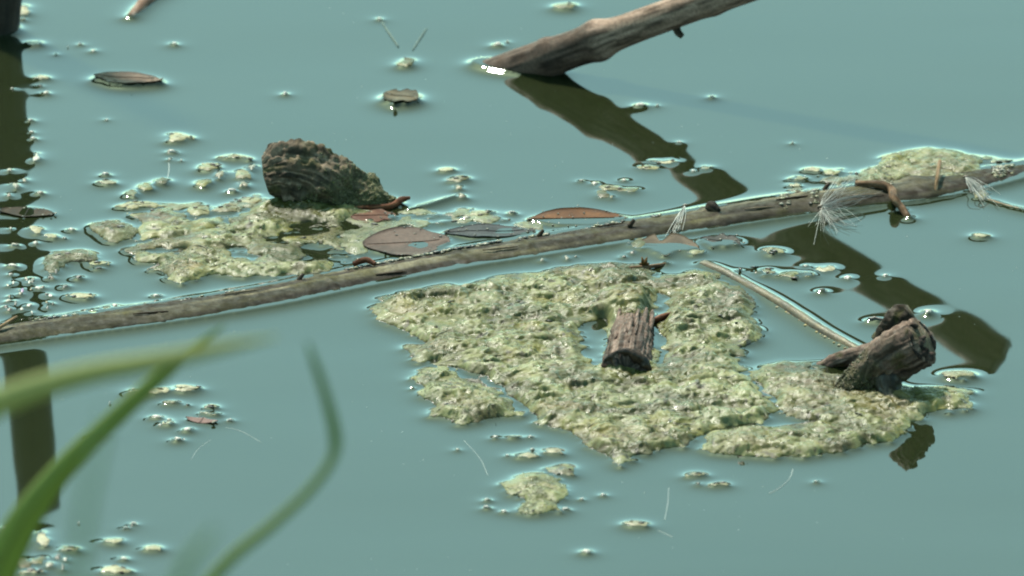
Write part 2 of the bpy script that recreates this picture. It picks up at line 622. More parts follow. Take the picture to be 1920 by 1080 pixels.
# strips of loose bark along the upper side (their ragged edge shows in the reflection)
for k in range(7):
    t = 440 + k * 62 + rng.uniform(-20, 20)
    c0 = np.array([1000 + t, 134 + .115 * t, (16 + .485 * t) / COSP])
    L = rng.uniform(25, 60)
    wood_part('bark_flake', branch, [c0 + (0, -3, 26), c0 + (L * .5, -4, 33 + L * .25), c0 + (L, -2, 30 + L * .52)], [5, 9, 4], 10, 10, 20 + k, DRYBRANCH, M_wood, bump=0.3)

# the long floating stem
lx = np.array([-160, 0, 100, 300, 500, 640, 853, 1000, 1280, 1500, 1700, 1800, 1920, 2080])
ly = np.array([665, 643, 629, 602, 570, 541, 500, 477, 432, 397, 372, 356, 332, 298])
lr = np.array([60, 60, 60, 60, 60, 60, 60, 61, 63, 66, 65, 62, 46, 42])
ly = ly - 10
rows = [(x, y, -12) for x, y in zip(lx, ly)]
stem, stemP, stemR = wood('floating_stem', 'long grey brown stem floating right across the pond from edge to edge', 'stem',
                          rows, lr, 900, 40, 21, (GREYBROWN[0] * 0.9, GREYBROWN[1] * np.array([.60, .80, .72]), GREYBROWN[2] * np.array([.80, 1.0, .88])), M_wood, h_pin=0.0013, bump=0.07, fine=0.04, stretch=0.10, flat=0.5, grooves=0.10,
                          wb=[(0.003, 0.0005)],
                          moss=np.array([0.11, 0.125, 0.06]), moss_amt=0.15, sc=0.05,
                          tone2=0.55,
                          knots=[(0.66, 0.004, 0.12), (0.83, 0.01, 0.16), (0.505, 0.0015, 0.09), (0.335, 0.0015, 0.09), (0.19, 0.0015, 0.07), (0.44, 0.004, -0.06), (0.74, 0.003, 0.1)])


def on_stem(px, up=0.0, side=0.0):
    """point on the floating stem's top at a picture column; side > 0 towards the camera (in stem radii)"""
    i = np.interp(px, lx, np.arange(len(lx)))
    y = np.interp(px, lx, ly); r = np.interp(px, lx, lr)
    s = max(-1, min(1, side))
    return (px, y + s * r * SINP, -12 + math.sqrt(1 - s * s) * r * 0.5 + up)


# knob stump at the left
knob, P, _ = wood('knob_stump', 'dark crumbling stump leaning left at the back of the left algae mat', 'stump',
                  [(744, 388, -30), (700, 386, -6), (640, 384, 22), (582, 383, 58), (533, 382, 68), (498, 382, 60)], [28, 38, 47, 56, 54, 36], 150, 110, 31,
                  (np.array([0.045, 0.042, 0.032]), np.array([0.19, 0.17, 0.135]), np.array([0.46, 0.42, 0.36])), M_wood, h_pin=0.0020,
                  bump=0.25, fine=0.10, stretch=0.9, wb=[(0.013, 0.0040), (0.006, 0.0024), (0.0022, 0.0011)], moss=np.array([0.17, 0.19, 0.09]), moss_amt=0.1, sc=0.5, moss_grad=0.9)
iv0, if0 = (lambda t: (np.array([(-1, t, 0), (1, t, 0), (-1, -t, 0), (1, -t, 0), (0, -1, t), (0, 1, t), (0, -1, -t), (0, 1, -t), (t, 0, -1), (t, 0, 1), (-t, 0, -1), (-t, 0, 1)], float) / math.hypot(1, t),
             np.array([(0, 11, 5), (0, 5, 1), (0, 1, 7), (0, 7, 10), (0, 10, 11), (1, 5, 9), (5, 11, 4), (11, 10, 2), (10, 7, 6), (7, 1, 8), (3, 9, 4), (3, 4, 2), (3, 2, 6), (3, 6, 8), (3, 8, 9), (4, 9, 5), (2, 4, 11), (6, 2, 10), (8, 6, 7), (9, 8, 1)])))((1 + 5 ** .5) / 2)


def moss_tufts(parent, n, seed, smax, size=(0.8, 2.6), cols=((150, 158, 98), (120, 132, 66), (176, 182, 134), (96, 100, 50))):
    """clumps of wet algae grown over the foot of a stump"""
    r_ = np.random.default_rng(seed)
    me = parent.data
    co = np.zeros(len(me.vertices) * 3, np.float32); me.vertices.foreach_get('co', co)
    co = co.reshape(-1, 3).astype(float) + np.array(parent['_base'])
    u = np.arange(len(co)) / len(co)
    w = np.clip(smax - u + 0.35 * fbm(co / 0.006, seed, 3), 0, None) * (co[:, 2] > 0.0)
    k = r_.choice(len(co), n, p=w / w.sum())
    r = r_.uniform(*size, n) * PX
    v = co[k][:, None, :] + iv0[None] * r[:, None, None] * r_.uniform(.7, 1.5, (n, 1, 3)) * r_.uniform(.75, 1.25, (n, 12, 1))
    pal = np.array([lin(*q) for q in cols])
    put('moss', v.reshape(-1, 3), (if0[None] + 12 * np.arange(n)[:, None, None]).reshape(-1, 3), M_algae, np.repeat(pal[r_.integers(0, len(pal), n)] * 0.8, 12, 0), parent=parent, kind='stuff')


moss_tufts(knob, 2600, 34, 0.66, (0.6, 1.7), ((158, 168, 112), (138, 148, 88), (176, 184, 140), (118, 124, 72)))

# stub in the middle of the big mat, pointing at the camera
stub, P, _ = wood('bark_stub', 'short furrowed bark stub pointing to the viewer in the main algae mat', 'stump',
                  [(1192, 600, -12), (1188, 625, 0), (1180, 668, 8), (1174, 706, 8)], [38, 42, 46, 48], 110, 96, 41, BARK, M_wood, h_pin=0.0016,
                  bump=0.10, fine=0.10, stretch=0.12, grooves=0.16, wb=[(0.0025, 0.0010)], sc=0.06)
end_face('broken_end', stub, P[-1], P[-1] - P[-2] + np.array([0, 0, -0.001]), 46 * PX, 43, np.array([0.03, 0.02, 0.013]), np.array([0.15, 0.10, 0.065]), cup=0.1, jag=0.45, rings=14, n_ang=48)
for k in range(16):
    a = rng.uniform(0.5, 2.65)
    u = rng.uniform(0.2, 0.7)
    i = u * 3
    cpt = smooth_path(np.asarray([(1192, 575, -12), (1188, 612, -2), (1180, 660, 6), (1174, 698, 8)], float), 100)
    def sp(uu):
        p = cpt[int(np.clip(uu, 0, .99) * 100)]
        return (p[0] + math.cos(a) * 41, p[1], p[2] + math.sin(a) * 40)
    wood_part('bark_strip', stub, [sp(u), sp(u + .12), sp(u + .25)], [2.5, rng.uniform(3.5, 6), 2.5], 8, 8, 50 + k, BARK, M_wood, bump=0.3)

# forked stub at the right
rstub, P, _ = wood('forked_stub', 'broken branch stub with a dark torn end at the right of the mats', 'stump',
                   [(1585, 735, -18), (1632, 732, 32), (1676, 737, 76), (1727, 744, 110)], [34, 40, 48, 50], 90, 72, 61,
                   BARK, M_wood, h_pin=0.0018, bump=0.22, fine=0.08, stretch=0.3, grooves=0.12, wb=[(0.005, 0.0013), (0.0018, 0.0007)], moss=np.array([0.13, 0.135, 0.06]), moss_amt=0.05, sc=0.2, moss_grad=0.85)
end_face('broken_end', rstub, P[-1], P[-1] - P[-2], 43 * PX, 63, np.array([0.02, 0.016, 0.012]), np.array([0.12, 0.09, 0.07]), cup=0.12, jag=0.55, rings=16, n_ang=56, mat=M_wood)
wood_part('side_shoot', rstub, [(1520, 690, -8), (1560, 688, 8), (1610, 692, 26), (1665, 712, 48)], [9, 15, 20, 26], 60, 40, 65, BARK, M_wood, h_pin=0.0015, bump=0.15, fine=0.08, wb=[(0.004, 0.0010)], moss=MOSS, moss_amt=0.1)
moss_tufts(stub, 1500, 44, 0.30, (0.7, 2.0), ((150, 150, 70), (120, 124, 52), (172, 172, 100)))
moss_tufts(rstub, 1100, 64, 0.42, (0.8, 2.2), ((120, 122, 76), (100, 100, 58), (146, 146, 104), (84, 80, 48)))
wood_part('knot', rstub, [(1655, 722, 78), (1676, 720, 108), (1690, 718, 128), (1706, 718, 140)], [24, 30, 27, 16], 46, 44, 67, (DARKWOOD[0], DARKWOOD[1], GREYBROWN[2]), M_wood, bump=0.25, fine=0.1, wb=[(0.004, 0.0012), (0.0016, 0.0006)], moss=MOSS, moss_amt=0.05)
wood_part('root', rstub, [(1658, 728, 62), (1666, 742, 26), (1672, 756, 2), (1676, 764, -14)], [30, 25, 20, 17], 40, 32, 69, DARKWOOD, M_wet, bump=0.2, fine=0.1, wb=[(0.004, 0.0015)], moss=MOSS, moss_amt=0.2)

# ================================================================== ALGAE MATS
ALG_PALE = lin(172, 190, 142)
ALG_GREY = lin(132, 152, 122)
ALG_MID = lin(120, 134, 70)
ALG_OLIVE = lin(80, 88, 30)
ALG_YEL = lin(168, 172, 70)
ALG_BROWN = lin(88, 82, 44)


def algae_mat(label, poly_px, holes_px=(), seed=0, cell=0.00065, hmax=0.004, base_h=0.0009, lump_s=0.013, tints=(), bumps=(), rag=0.0035, pale=0.5,
              name='algae_mat', tears=0, h_pin=0.0011, bits=True, cat='algae', group=None):
    poly = [tuple(ground(np.array(float(x)), np.array(float(y)))[:2]) for x, y in poly_px]
    holes = [[tuple(ground(np.array(float(x)), np.array(float(y)))[:2]) for x, y in h] for h in holes_px]
    pa = np.array(poly)
    x0, y0 = pa.min(0) - 0.006
    x1, y1 = pa.max(0) + 0.006
    xs, ys = np.arange(x0, x1, cell), np.arange(y0, y1, cell)
    X, Y = np.meshgrid(xs, ys)
    q = v3(X.ravel(), Y.ravel())
    wx = (fbm(q / 0.02, seed + 1, 4) * rag * 1.3 + fbm(q / 0.006, seed + 2, 3) * 0.0045 * rag / 0.0035).reshape(X.shape)
    wy = (fbm(q / 0.02, seed + 3, 4) * rag * 2.0 + fbm(q / 0.006, seed + 4, 3) * 0.0060 * rag / 0.0035).reshape(X.shape)
    mask = in_poly(X + wx, Y + wy, poly)
    for h in holes:
        mask &= ~in_poly(X + wx, Y + wy, h)
    if tears:
        mask &= (fbm(q / np.array([0.016, 0.012, 1]), seed + 40, 4) < tears).reshape(X.shape)
    # soft distance inside
    u = mask.astype(float)
    lc = 0.0058
    k = (cell / lc) ** 2
    for it in range(110):
        un = np.zeros_like(u)
        un[1:-1, 1:-1] = (u[:-2, 1:-1] + u[2:, 1:-1] + u[1:-1, :-2] + u[1:-1, 2:] + k) / (4 + k)
        u = np.where(mask, un, 0)
    u = np.clip(u, 0, 1)
    # heights: clumps, strands, crust
    w = q + np.stack([fbm(q / 0.012, seed + 21, 3) * 0.005, fbm(q / 0.012, seed + 22, 3) * 0.005, q[:, 0] * 0], -1)
    big = fbm(w / lump_s, seed + 5, 4)
    ca, sa = math.cos(0.5), math.sin(0.5)
    qr = np.stack([w[:, 0] * ca + w[:, 1] * sa, -w[:, 0] * sa + w[:, 1] * ca, w[:, 2]], -1)
    strand = ridged(qr / np.array([0.0095, 0.0030, 1]), seed + 6, 3)
    strand2 = ridged(w / 0.0042, seed + 16, 2)
    fine = fbm(w / 0.0017, seed + 7, 2)
    w1, w2, wc = worley(w[:, :2] / np.array([0.0125, 0.0085]), seed + 60)
    dome1 = np.clip(1 - 1.3 * w1 ** 2, 0, 1) * (0.35 + 0.9 * wc)
    v1, v2_, vc = worley(w[:, :2] / 0.0042 + 3.3, seed + 61)
    dome2 = np.clip(1 - 1.2 * v1 ** 2, 0, 1) * (0.3 + 0.9 * vc)
    u1, u2, uc = worley(q[:, :2] / 0.0017 + 7.7, seed + 62)
    dome3 = np.clip(1 - 1.2 * u1 ** 2, 0, 1) * uc
    U = u.ravel()
    env = sstep(0.0, 0.75, U)
    k_ = int(0.005 / cell)
    Us = np.zeros_like(u); Us[:-k_, :] = u[k_:, :]
    env = sstep(0.05, 0.80, U) * (0.2 + 0.8 * sstep(0.10, 0.9, Us.ravel()))
    thin = sstep(0.18, 0.42, fbm(q / np.array([0.017, 0.012, 1]), seed + 40, 4))
    env = env * (1 - 0.8 * thin)
    H = base_h * 0.4 * sstep(0, 0.25, U) + env * hmax * (0.10 + 0.55 * big + 0.62 * dome1 + 0.26 * dome2 + 0.11 * dome3 + 0.34 * (strand - 0.6) + 0.06 * fine)
    # the edge stays plump here and there
    H += 0.0005 * sstep(0.02, 0.5, U) * (0.6 + 0.6 * fbm(q / 0.008, seed + 8, 2))
    pxs = 960 + (q[:, 0]) / PX      # rough picture columns / rows for local tints
    dn = (CAMP[1] - q[:, 1]) ; dz = CAMP[2]
    zc = (q[:, 1] - CAMP[1]) * COSP + CAMP[2] * SINP
    yc = (q[:, 1] - CAMP[1]) * SINP - CAMP[2] * COSP
    pys = 540 - yc / zc * DIST / PX
    pxs = 960 + q[:, 0] / zc * DIST / PX
    for (bx, by, bw, bh, amt) in bumps:
        H += amt * env * np.exp(-((pxs - bx) / bw) ** 2 - ((pys - by) / bh) ** 2)
    H = np.maximum(H, np.where(U > 0.12, 0.00045, -0.0004))
    # colours
    cn = fbm(q / 0.019, seed + 9, 4)
    dry = sstep(-0.05, 0.55, big * 0.5 + 0.75 * (dome1 - 0.45) + 0.5 * (dome2 - 0.3) + 0.25 * (dome3 - 0.3) + 0.3 * fine + 0.75 * cn + pale - 0.47)
    c = mix3(ALG_OLIVE[None], ALG_MID[None], sstep(-0.55, 0.05, big + 0.3 * cn + pale * 0.5))
    c = mix3(c, ALG_PALE[None] * 1.12, dry * 0.9 * (1 - 0.7 * thin))
    c = mix3(c, ALG_GREY[None], sstep(0.0, 0.5, cn) * 0.5)
    c = mix3(c, ALG_YEL[None], sstep(0.15, 0.6, fbm(q / 0.013, seed + 10, 3)) * 0.55)
    c = mix3(c, ALG_OLIVE[None], sstep(-0.02, 0.4, fbm(q / np.array([0.026, 0.016, 1]), seed + 15, 4)) * 0.85)
    c = mix3(c, ALG_BROWN[None], sstep(0.22, 0.55, fbm(q / 0.010, seed + 12, 4)) * 0.7)
    c = mix3(c, ALG_BROWN[None] * 0.4, sstep(0.50, 0.66, vnoise(q / 0.0022, seed + 13) * 0.6 + 0.35 * vnoise(q / 0.012, seed + 14)) * 0.85)
    for (bx, by, bw, bh, tc_, amt) in tints:
        g = np.exp(-((pxs - bx) / bw) ** 2 - ((pys - by) / bh) ** 2)
        c = mix3(c, tc_[None] * (0.75 + 0.5 * sstep(-0.5, 0.5, big + fine)[:, None]), g * amt * (0.75 + 0.5 * cn))
    c = c * np.array([0.87, 0.82, 0.64])
    # mesh
    idx = np.full(X.size, -1, np.int64)
    m = mask.copy()
    # grow by one cell so that the rim dips below the surface
    g = m.copy()
    g[1:, :] |= m[:-1, :]; g[:-1, :] |= m[1:, :]; g[:, 1:] |= m[:, :-1]; g[:, :-1] |= m[:, 1:]
    gm = g.ravel()
    H = np.where(m.ravel(), H, -0.0012)
    ids = np.nonzero(gm)[0]
    idx[ids] = np.arange(len(ids))
    I = idx.reshape(X.shape)
    quad = np.stack([I[:-1, :-1], I[:-1, 1:], I[1:, 1:], I[1:, :-1]], -1).reshape(-1, 4)
    quad = quad[(quad >= 0).all(1)]
    jit = np.stack([fbm(q / 0.0013, seed + 31, 1), fbm(q / 0.0013, seed + 32, 1)], -1) * cell * 0.55
    V = np.stack([q[:, 0] + jit[:, 0], q[:, 1] + jit[:, 1], H + h_pin * PIN], -1)[ids]
    o = put(name, V, quad, M_algae, c[ids])
    tag(o, label, cat, group)
    # pin the water surface under it
    ix = np.clip(np.round((GXX - x0) / cell).astype(int), 0, X.shape[1] - 1)
    iy = np.clip(np.round((GYY - y0) / cell).astype(int), 0, X.shape[0] - 1)
    inb = (GXX > x0) & (GXX < x1 - cell) & (GYY > y0) & (GYY < y1 - cell)
    pin(mask[iy, ix] & inb, h_pin)
    LOW[mask[iy, ix] & inb] = True
    o['_base'] = o['_base']
    zmap = np.where(m, (H + h_pin * PIN).reshape(X.shape), np.nan)
    if bits:
        strands(o, xs, ys, zmap, seed)
    return o, V, U[ids], H[ids]


def strands(parent, xs, ys, zmap, seed):
    """loose algae threads lying over a mat, and dark plant bits caught in it"""
    r_ = np.random.default_rng(seed + 50)
    iy, ix = np.nonzero(~np.isnan(zmap))
    area = len(iy)
    n = max(3, area // 600)
    vs, fs, cs, n0 = [], [], [], 0
    cell = xs[1] - xs[0]
    pal = [lin(196, 204, 168), lin(170, 172, 118), lin(120, 120, 66), lin(206, 210, 186)]
    for k in range(n):
        j = r_.integers(0, area)
        x, y = xs[ix[j]], ys[iy[j]]
        L = r_.uniform(0.003, 0.013)
        m = 9
        th = r_.normal(0.45, 0.7)
        pts = []
        for i in range(m):
            a = int(round((x - xs[0]) / cell)); b = int(round((y - ys[0]) / cell))
            if a < 0 or b < 0 or a >= len(xs) or b >= len(ys) or np.isnan(zmap[b, a]):
                break
            pts.append((x, y, zmap[b, a] + 0.00003))
            th += r_.normal(0, 0.35)
            x += math.cos(th) * L / m; y += math.sin(th) * L / m
        if len(pts) < 4:
            continue
        P = np.array(pts)
        P[1:-1, 2] = (P[:-2, 2] + 2 * P[1:-1, 2] + P[2:, 2]) / 4
        rr = r_.uniform(0.00012, 0.0003)
        v, f, A, S, r0 = tube(P, np.array([rr * .6] + [rr] * (len(P) - 2) + [rr * .5]), 12, 5, k, bump=0, fine=0, ends=(False, False))
        vs.append(v); fs += [tuple(int(i) + n0 for i in q) for q in f]; n0 += len(v)
        cs.append(np.tile(pal[r_.integers(4)] * r_.uniform(.7, 1.05), (len(v), 1)))
    if vs:
        put('algae_thread', np.vstack(vs), fs, M_algae, np.vstack(cs), parent=parent, kind='stuff')
    vs, fs, cs, n0 = [], [], [], 0
    iv, jf = ico()
    for k in range(max(2, area // 9000)):
        j = r_.integers(0, area)
        x, y = xs[ix[j]], ys[iy[j]]
        th = r_.uniform(-0.5, 0.5)
        a_, b_ = r_.uniform(.0007, .0022), r_.uniform(.0004, .0010)
        q = iv * np.array([a_, b_, .0004]) * (1 + 0.3 * r_.normal(size=(12, 1)))
        q = np.stack([q[:, 0] * math.cos(th) - q[:, 1] * math.sin(th), q[:, 0] * math.sin(th) + q[:, 1] * math.cos(th), q[:, 2]], -1)
        v = q + np.array([x, y, zmap[iy[j], ix[j]] + 0.0002])
        put('plant_bit', v, jf, M_crumb, lin(*[(46, 40, 30), (70, 54, 40), (96, 74, 60)][r_.integers(3)]), parent=parent)


ICO_V = None


def ico():
    global ICO_V
    t = (1 + 5 ** 0.5) / 2
    v = np.array([(-1, t, 0), (1, t, 0), (-1, -t, 0), (1, -t, 0), (0, -1, t), (0, 1, t), (0, -1, -t), (0, 1, -t), (t, 0, -1), (t, 0, 1), (-t, 0, -1), (-t, 0, 1)], float)
    v /= np.linalg.norm(v[0])
    f = np.array([(0, 11, 5), (0, 5, 1), (0, 1, 7), (0, 7, 10), (0, 10, 11), (1, 5, 9), (5, 11, 4), (11, 10, 2), (10, 7, 6), (7, 1, 8), (3, 9, 4), (3, 4, 2), (3, 2, 6), (3, 6, 8), (3, 8, 9), (4, 9, 5), (2, 4, 11), (6, 2, 10), (8, 6, 7), (9, 8, 1)])
    return v, f


def crust(parent, V, U, H, n, seed, rmin=0.00013, rmax=0.00036, cols=None, name='froth', flat=0.7):
    """froth of tiny bubbles and grains lying on a mat: uncountable, one part"""
    r_ = np.random.default_rng(seed)
    ok = np.nonzero(U > 0.08)[0]
    clump = fbm(V[ok] * np.array([1, 1, 0]) / 0.011, seed + 2, 3)
    pr = np.clip(clump + 0.25, 0.03, None) ** 1.5
    pick = r_.choice(ok, n, p=pr / pr.sum())
    iv, jf = ico()
    rad = rmin + (rmax - rmin) * r_.random(n) ** 3
    C = V[pick] + np.stack([r_.normal(0, .0004, n), r_.normal(0, .0004, n), rad * 0.35], -1)
    sc = np.stack([1 + 0.5 * r_.random(n), 1 + 0.5 * r_.random(n), np.full(n, flat)], -1)
    verts = (C[:, None, :] + iv[None] * rad[:, None, None] * sc[:, None, :]).reshape(-1, 3)
    faces = (jf[None] + 12 * np.arange(n)[:, None, None]).reshape(-1, 3)
    pal = cols if cols is not None else np.array([lin(186, 196, 150), lin(170, 180, 134), lin(166, 168, 104), lin(140, 144, 92), lin(200, 208, 176)])
    cc = pal[r_.integers(0, len(pal), n)] * (0.7 + 0.4 * r_.random((n, 1)))
    put(name, verts, faces, M_bubble, np.repeat(cc, 12, 0), parent=parent, kind='stuff')


main_poly = [(702, 572), (722, 560), (770, 546), (830, 536), (920, 523), (1000, 514), (1080, 505), (1160, 500), (1215, 508), (1240, 528),
             (1262, 522), (1300, 514), (1345, 522), (1390, 548), (1422, 575), (1418, 605), (1440, 640), (1400, 652), (1388, 672), (1395, 700), (1412, 722),
             (1440, 752), (1462, 778), (1440, 796), (1400, 802), (1340, 812), (1312, 832), (1260, 842), (1205, 862), (1168, 882), (1140, 860), (1100, 835), (1062, 805), (1015, 795),
             (990, 770), (948, 742), (950, 728), (900, 716), (868, 700), (838, 688), (790, 684), (768, 676), (760, 656), (800, 640), (780, 628), (738, 620), (716, 600)]
pool1 = [(1086, 622), (1108, 606), (1134, 600), (1140, 640), (1128, 690), (1104, 688), (1092, 668), (1084, 645)]
pool2 = [(1222, 570), (1236, 553), (1250, 562), (1240, 600), (1240, 640), (1238, 690), (1226, 692), (1218, 640)]
pool3 = [(1212, 512), (1250, 500), (1320, 500), (1270, 524), (1252, 548), (1226, 552)]
main, V, U, H = algae_mat('large pale green algae mat with the bark stub in its middle', main_poly, [pool1, pool2], seed=100, hmax=0.0034, pale=0.5,
    tints=[(1175, 572, 80, 36, lin(120, 120, 44), 1.0), (1265, 600, 26, 28, ALG_BROWN, 0.5), (820, 660, 60, 14, lin(110, 104, 56), 0.9), (1080, 510, 110, 10, ALG_BROWN, 0.8),
           (870, 580, 50, 14, lin(104, 108, 56), 0.8), (1150, 830, 120, 18, lin(140, 124, 76), 0.5), (760, 595, 35, 18, lin(196, 186, 96), 0.6), (1400, 560, 40, 20, ALG_BROWN, 0.5), (1050, 780, 70, 10, lin(150, 136, 84), 0.6)],
    bumps=[(1178, 582, 56, 22, 0.0065), (830, 560, 60, 14, 0.001), (1080, 790, 80, 20, 0.001), (1190, 830, 60, 20, 0.001), (1000, 640, 60, 18, 0.001)])
crust(main, V, U, H, 7000, 5)

lobe, V, U, H = algae_mat('small algae lobe off the left side of the large mat', [(776, 694), (800, 690), (845, 690), (872, 712), (908, 732), (940, 744), (968, 768), (975, 784), (930, 790), (870, 794), (818, 780), (806, 760), (780, 722)],
    seed=140, hmax=0.0030, pale=0.5, tints=[(840, 772, 40, 10, ALG_BROWN, 0.8), (890, 770, 60, 14, lin(140, 140, 70), 0.6)], bumps=[(870, 762, 60, 22, 0.0015)])
crust(lobe, V, U, H, 1600, 6)

r_poly = [(1408, 704), (1440, 688), (1500, 684), (1545, 700), (1600, 706), (1660, 716), (1690, 728), (1722, 736), (1760, 738), (1826, 738), (1828, 762), (1796, 776), (1740, 784), (1700, 804), (1668, 830),
          (1600, 854), (1540, 860), (1440, 862), (1372, 870), (1340, 862), (1318, 838), (1330, 818), (1400, 806), (1470, 802), (1540, 800), (1536, 790), (1490, 788), (1455, 768), (1432, 742), (1416, 724)]
rmat, V, U, H = algae_mat('brownish algae mat spreading round the foot of the forked stub', r_poly, seed=170, hmax=0.0032, pale=0.42,
    tints=[(1560, 735, 100, 32, lin(122, 112, 88), 0.8), (1500, 778, 70, 12, lin(92, 80, 60), 0.8), (1690, 745, 40, 20, lin(96, 88, 36), 0.9), (1420, 845, 80, 16, lin(134, 124, 66), 0.6), (1650, 775, 60, 18, lin(150, 140, 84), 0.5)],
    bumps=[(1420, 835, 90, 18, 0.0014), (1520, 720, 80, 20, 0.001), (1620, 780, 60, 24, 0.001)])
crust(rmat, V, U, H, 3500, 7)

small, V, U, H = algae_mat('rounded whitish algae raft adrift below the tip of the large mat', [(944, 915), (962, 898), (1000, 890), (1040, 896), (1062, 916), (1060, 940), (1040, 955), (1050, 966), (1010, 974), (975, 968), (968, 955), (985, 942), (950, 930)],
    seed=200, hmax=0.0022, pale=0.85, rag=0.003)
crust(small, V, U, H, 1500, 8)
smallb, V, U, H = algae_mat('thin white algae sliver just above the rounded raft', [(1018, 884), (1050, 878), (1080, 884), (1078, 896), (1050, 898), (1030, 892)],
    seed=205, hmax=0.0022, pale=0.95, rag=0.002)

l_poly = [(240, 478), (270, 462), (330, 452), (370, 440), (420, 424), (470, 404), (498, 380), (560, 376), (640, 380), (700, 396), (690, 412), (650, 416), (640, 430), (632, 452), (650, 470), (668, 492), (640, 512), (590, 524), (530, 528), (508, 520), (440, 528), (400, 516),
          (372, 534), (330, 528), (290, 512), (252, 494)]
left, V, U, H = algae_mat('broad algae mat spread in front of the leaning knob stump', l_poly, [[(560, 470), (610, 462), (640, 474), (600, 482)]], seed=230, tears=0.32, hmax=0.0023, pale=0.45,
    tints=[(560, 405, 60, 22, lin(88, 96, 52), 0.9), (300, 470, 60, 16, lin(120, 112, 72), 0.7), (590, 450, 40, 14, lin(128, 120, 60), 0.7), (420, 480, 80, 14, lin(140, 132, 100), 0.5), (360, 515, 40, 10, lin(190, 176, 96), 0.5)],
    bumps=[(330, 500, 60, 20, 0.001), (590, 505, 50, 12, 0.001), (560, 395, 60, 14, 0.003)])
crust(left, V, U, H, 3000, 9)
leftb, V, U, H = algae_mat('small brown crusted algae clump at the left tip of the left mat', [(172, 430), (200, 418), (238, 424), (262, 436), (252, 456), (216, 460), (186, 450)], seed=260, hmax=0.0028, pale=0.3,
    tints=[(205, 436, 40, 14, lin(110, 96, 56), 0.8)], rag=0.002)
crust(leftb, V, U, H, 500, 10)
leftc, V, U, H = algae_mat('grey filmy algae patch between the brown clump and the left mat', [(252, 410), (300, 398), (336, 402), (350, 420), (420, 414), (410, 430), (330, 446), (262, 452), (270, 430)], seed=270, hmax=0.0022, pale=0.7,
    tints=[(310, 420, 30, 8, lin(110, 84, 72), 0.8)], rag=0.004)
leftd, V, U, H = algae_mat('curved olive algae raft beside the post reflection', [(80, 492), (110, 478), (150, 472), (180, 480), (176, 496), (140, 500), (110, 510), (92, 520), (78, 512)], seed=280, hmax=0.0022, pale=0.45, rag=0.003)
crust(leftd, V, U, H, 400, 11)
topr, V, U, H = algae_mat('pale domed algae mat behind the right end of the floating stem', [(1640, 318), (1658, 296), (1690, 286), (1740, 280), (1800, 288), (1838, 300), (1850, 330), (1800, 352), (1700, 362), (1630, 362), (1600, 340)], seed=290, hmax=0.0024, pale=0.75,
    rag=0.002, tints=[(1760, 330, 80, 12, lin(130, 124, 110), 0.7)])
crust(topr, V, U, H, 1800, 12)

for lab, pl, sd in (
        ('thin grey scum film behind the left algae mat beside the long crumbs', [(258, 396), (330, 386), (420, 382), (500, 372), (512, 392), (470, 404), (400, 420), (330, 440), (262, 452), (236, 430)], 611),
        ('thin bubbly scum film between the knob stump and the pinkish leaf', [(600, 396), (700, 404), (770, 398), (800, 410), (840, 420), (780, 434), (720, 450), (690, 478), (650, 500), (632, 480), (640, 440)], 613),
        ('thin scum film behind the slate grey leaf towards the amber leaf', [(790, 408), (850, 402), (930, 404), (1010, 418), (1000, 440), (960, 430), (900, 424), (830, 428)], 617),
        ('thin scum film along the back of the stem at its right end', [(1470, 352), (1520, 330), (1600, 322), (1650, 330), (1600, 352), (1540, 366), (1490, 372)], 621)):
    algae_mat(lab, pl, seed=sd, cell=0.0006, hmax=0.0009, base_h=0.0004, rag=0.006, pale=0.7, name='scum_film', tears=0.05, h_pin=0.0008, cat='scum',
              tints=[(960, 540, 4000, 4000, lin(126, 148, 140), 0.75)])

# ================================================================== REED STRIP and twigs
def strip_mat():
    rows = [(1318, 500, 2), (1352, 515, 3), (1400, 540, 4), (1470, 580, 5), (1540, 625, 5), (1612, 664, 4)]
    o, P, _ = wood('reed_stem', 'thin algae coated reed lying diagonally towards the forked stub', 'reed', rows, [11, 12, 11, 11, 11, 9], 160, 16, 71,
                   (lin(80, 74, 48), lin(128, 122, 92), lin(176, 176, 140)), M_wet, h_pin=0.0016, bump=0.12, fine=0.08, stretch=0.15)
    crumb = []
    vs, fs, cs, n0 = [], [], [], 0
    iv, jf = ico()
    C = smooth_path(np.asarray(rows, float), 260)
    for k in range(260):
        p = C[k] + (rng.uniform(-4, 4), rng.uniform(2, 8), 1)
        r = rng.uniform(1.2, 3.2) * PX
        w = gp(np.array(p[0]), np.array(p[1]), p[2])
        vs.append(w + iv * r * (1.5, 1.5, 0.7)); fs.append(jf + n0); n0 += 12
        cs.append(np.tile(lin(*[(186, 186, 150), (206, 196, 130), (140, 136, 90)][rng.integers(3)]), (12, 1)))
    put('algae_crust', np.vstack(vs), np.vstack(fs), M_algae, np.vstack(cs), parent=o, kind='stuff')


strip_mat()


def twig(name, label, cat, rows, rad, cols, seed, mat=None, n=24, h_pin=0.0, parts=None, group=None):
    P = path_px(rows)
    v, f, A, S, r0 = tube(P, np.asarray(rad, float) * PX, n, 12, seed, bump=0.15, fine=0.08)
    c = wood_col(A, S, r0, seed, *cols)
    o = put(name, v, f, mat or M_wood, c)
    tag(o, label, cat, group)
    if h_pin:
        pin_path(P, np.asarray(rad, float) * PX, h_pin)
    return o


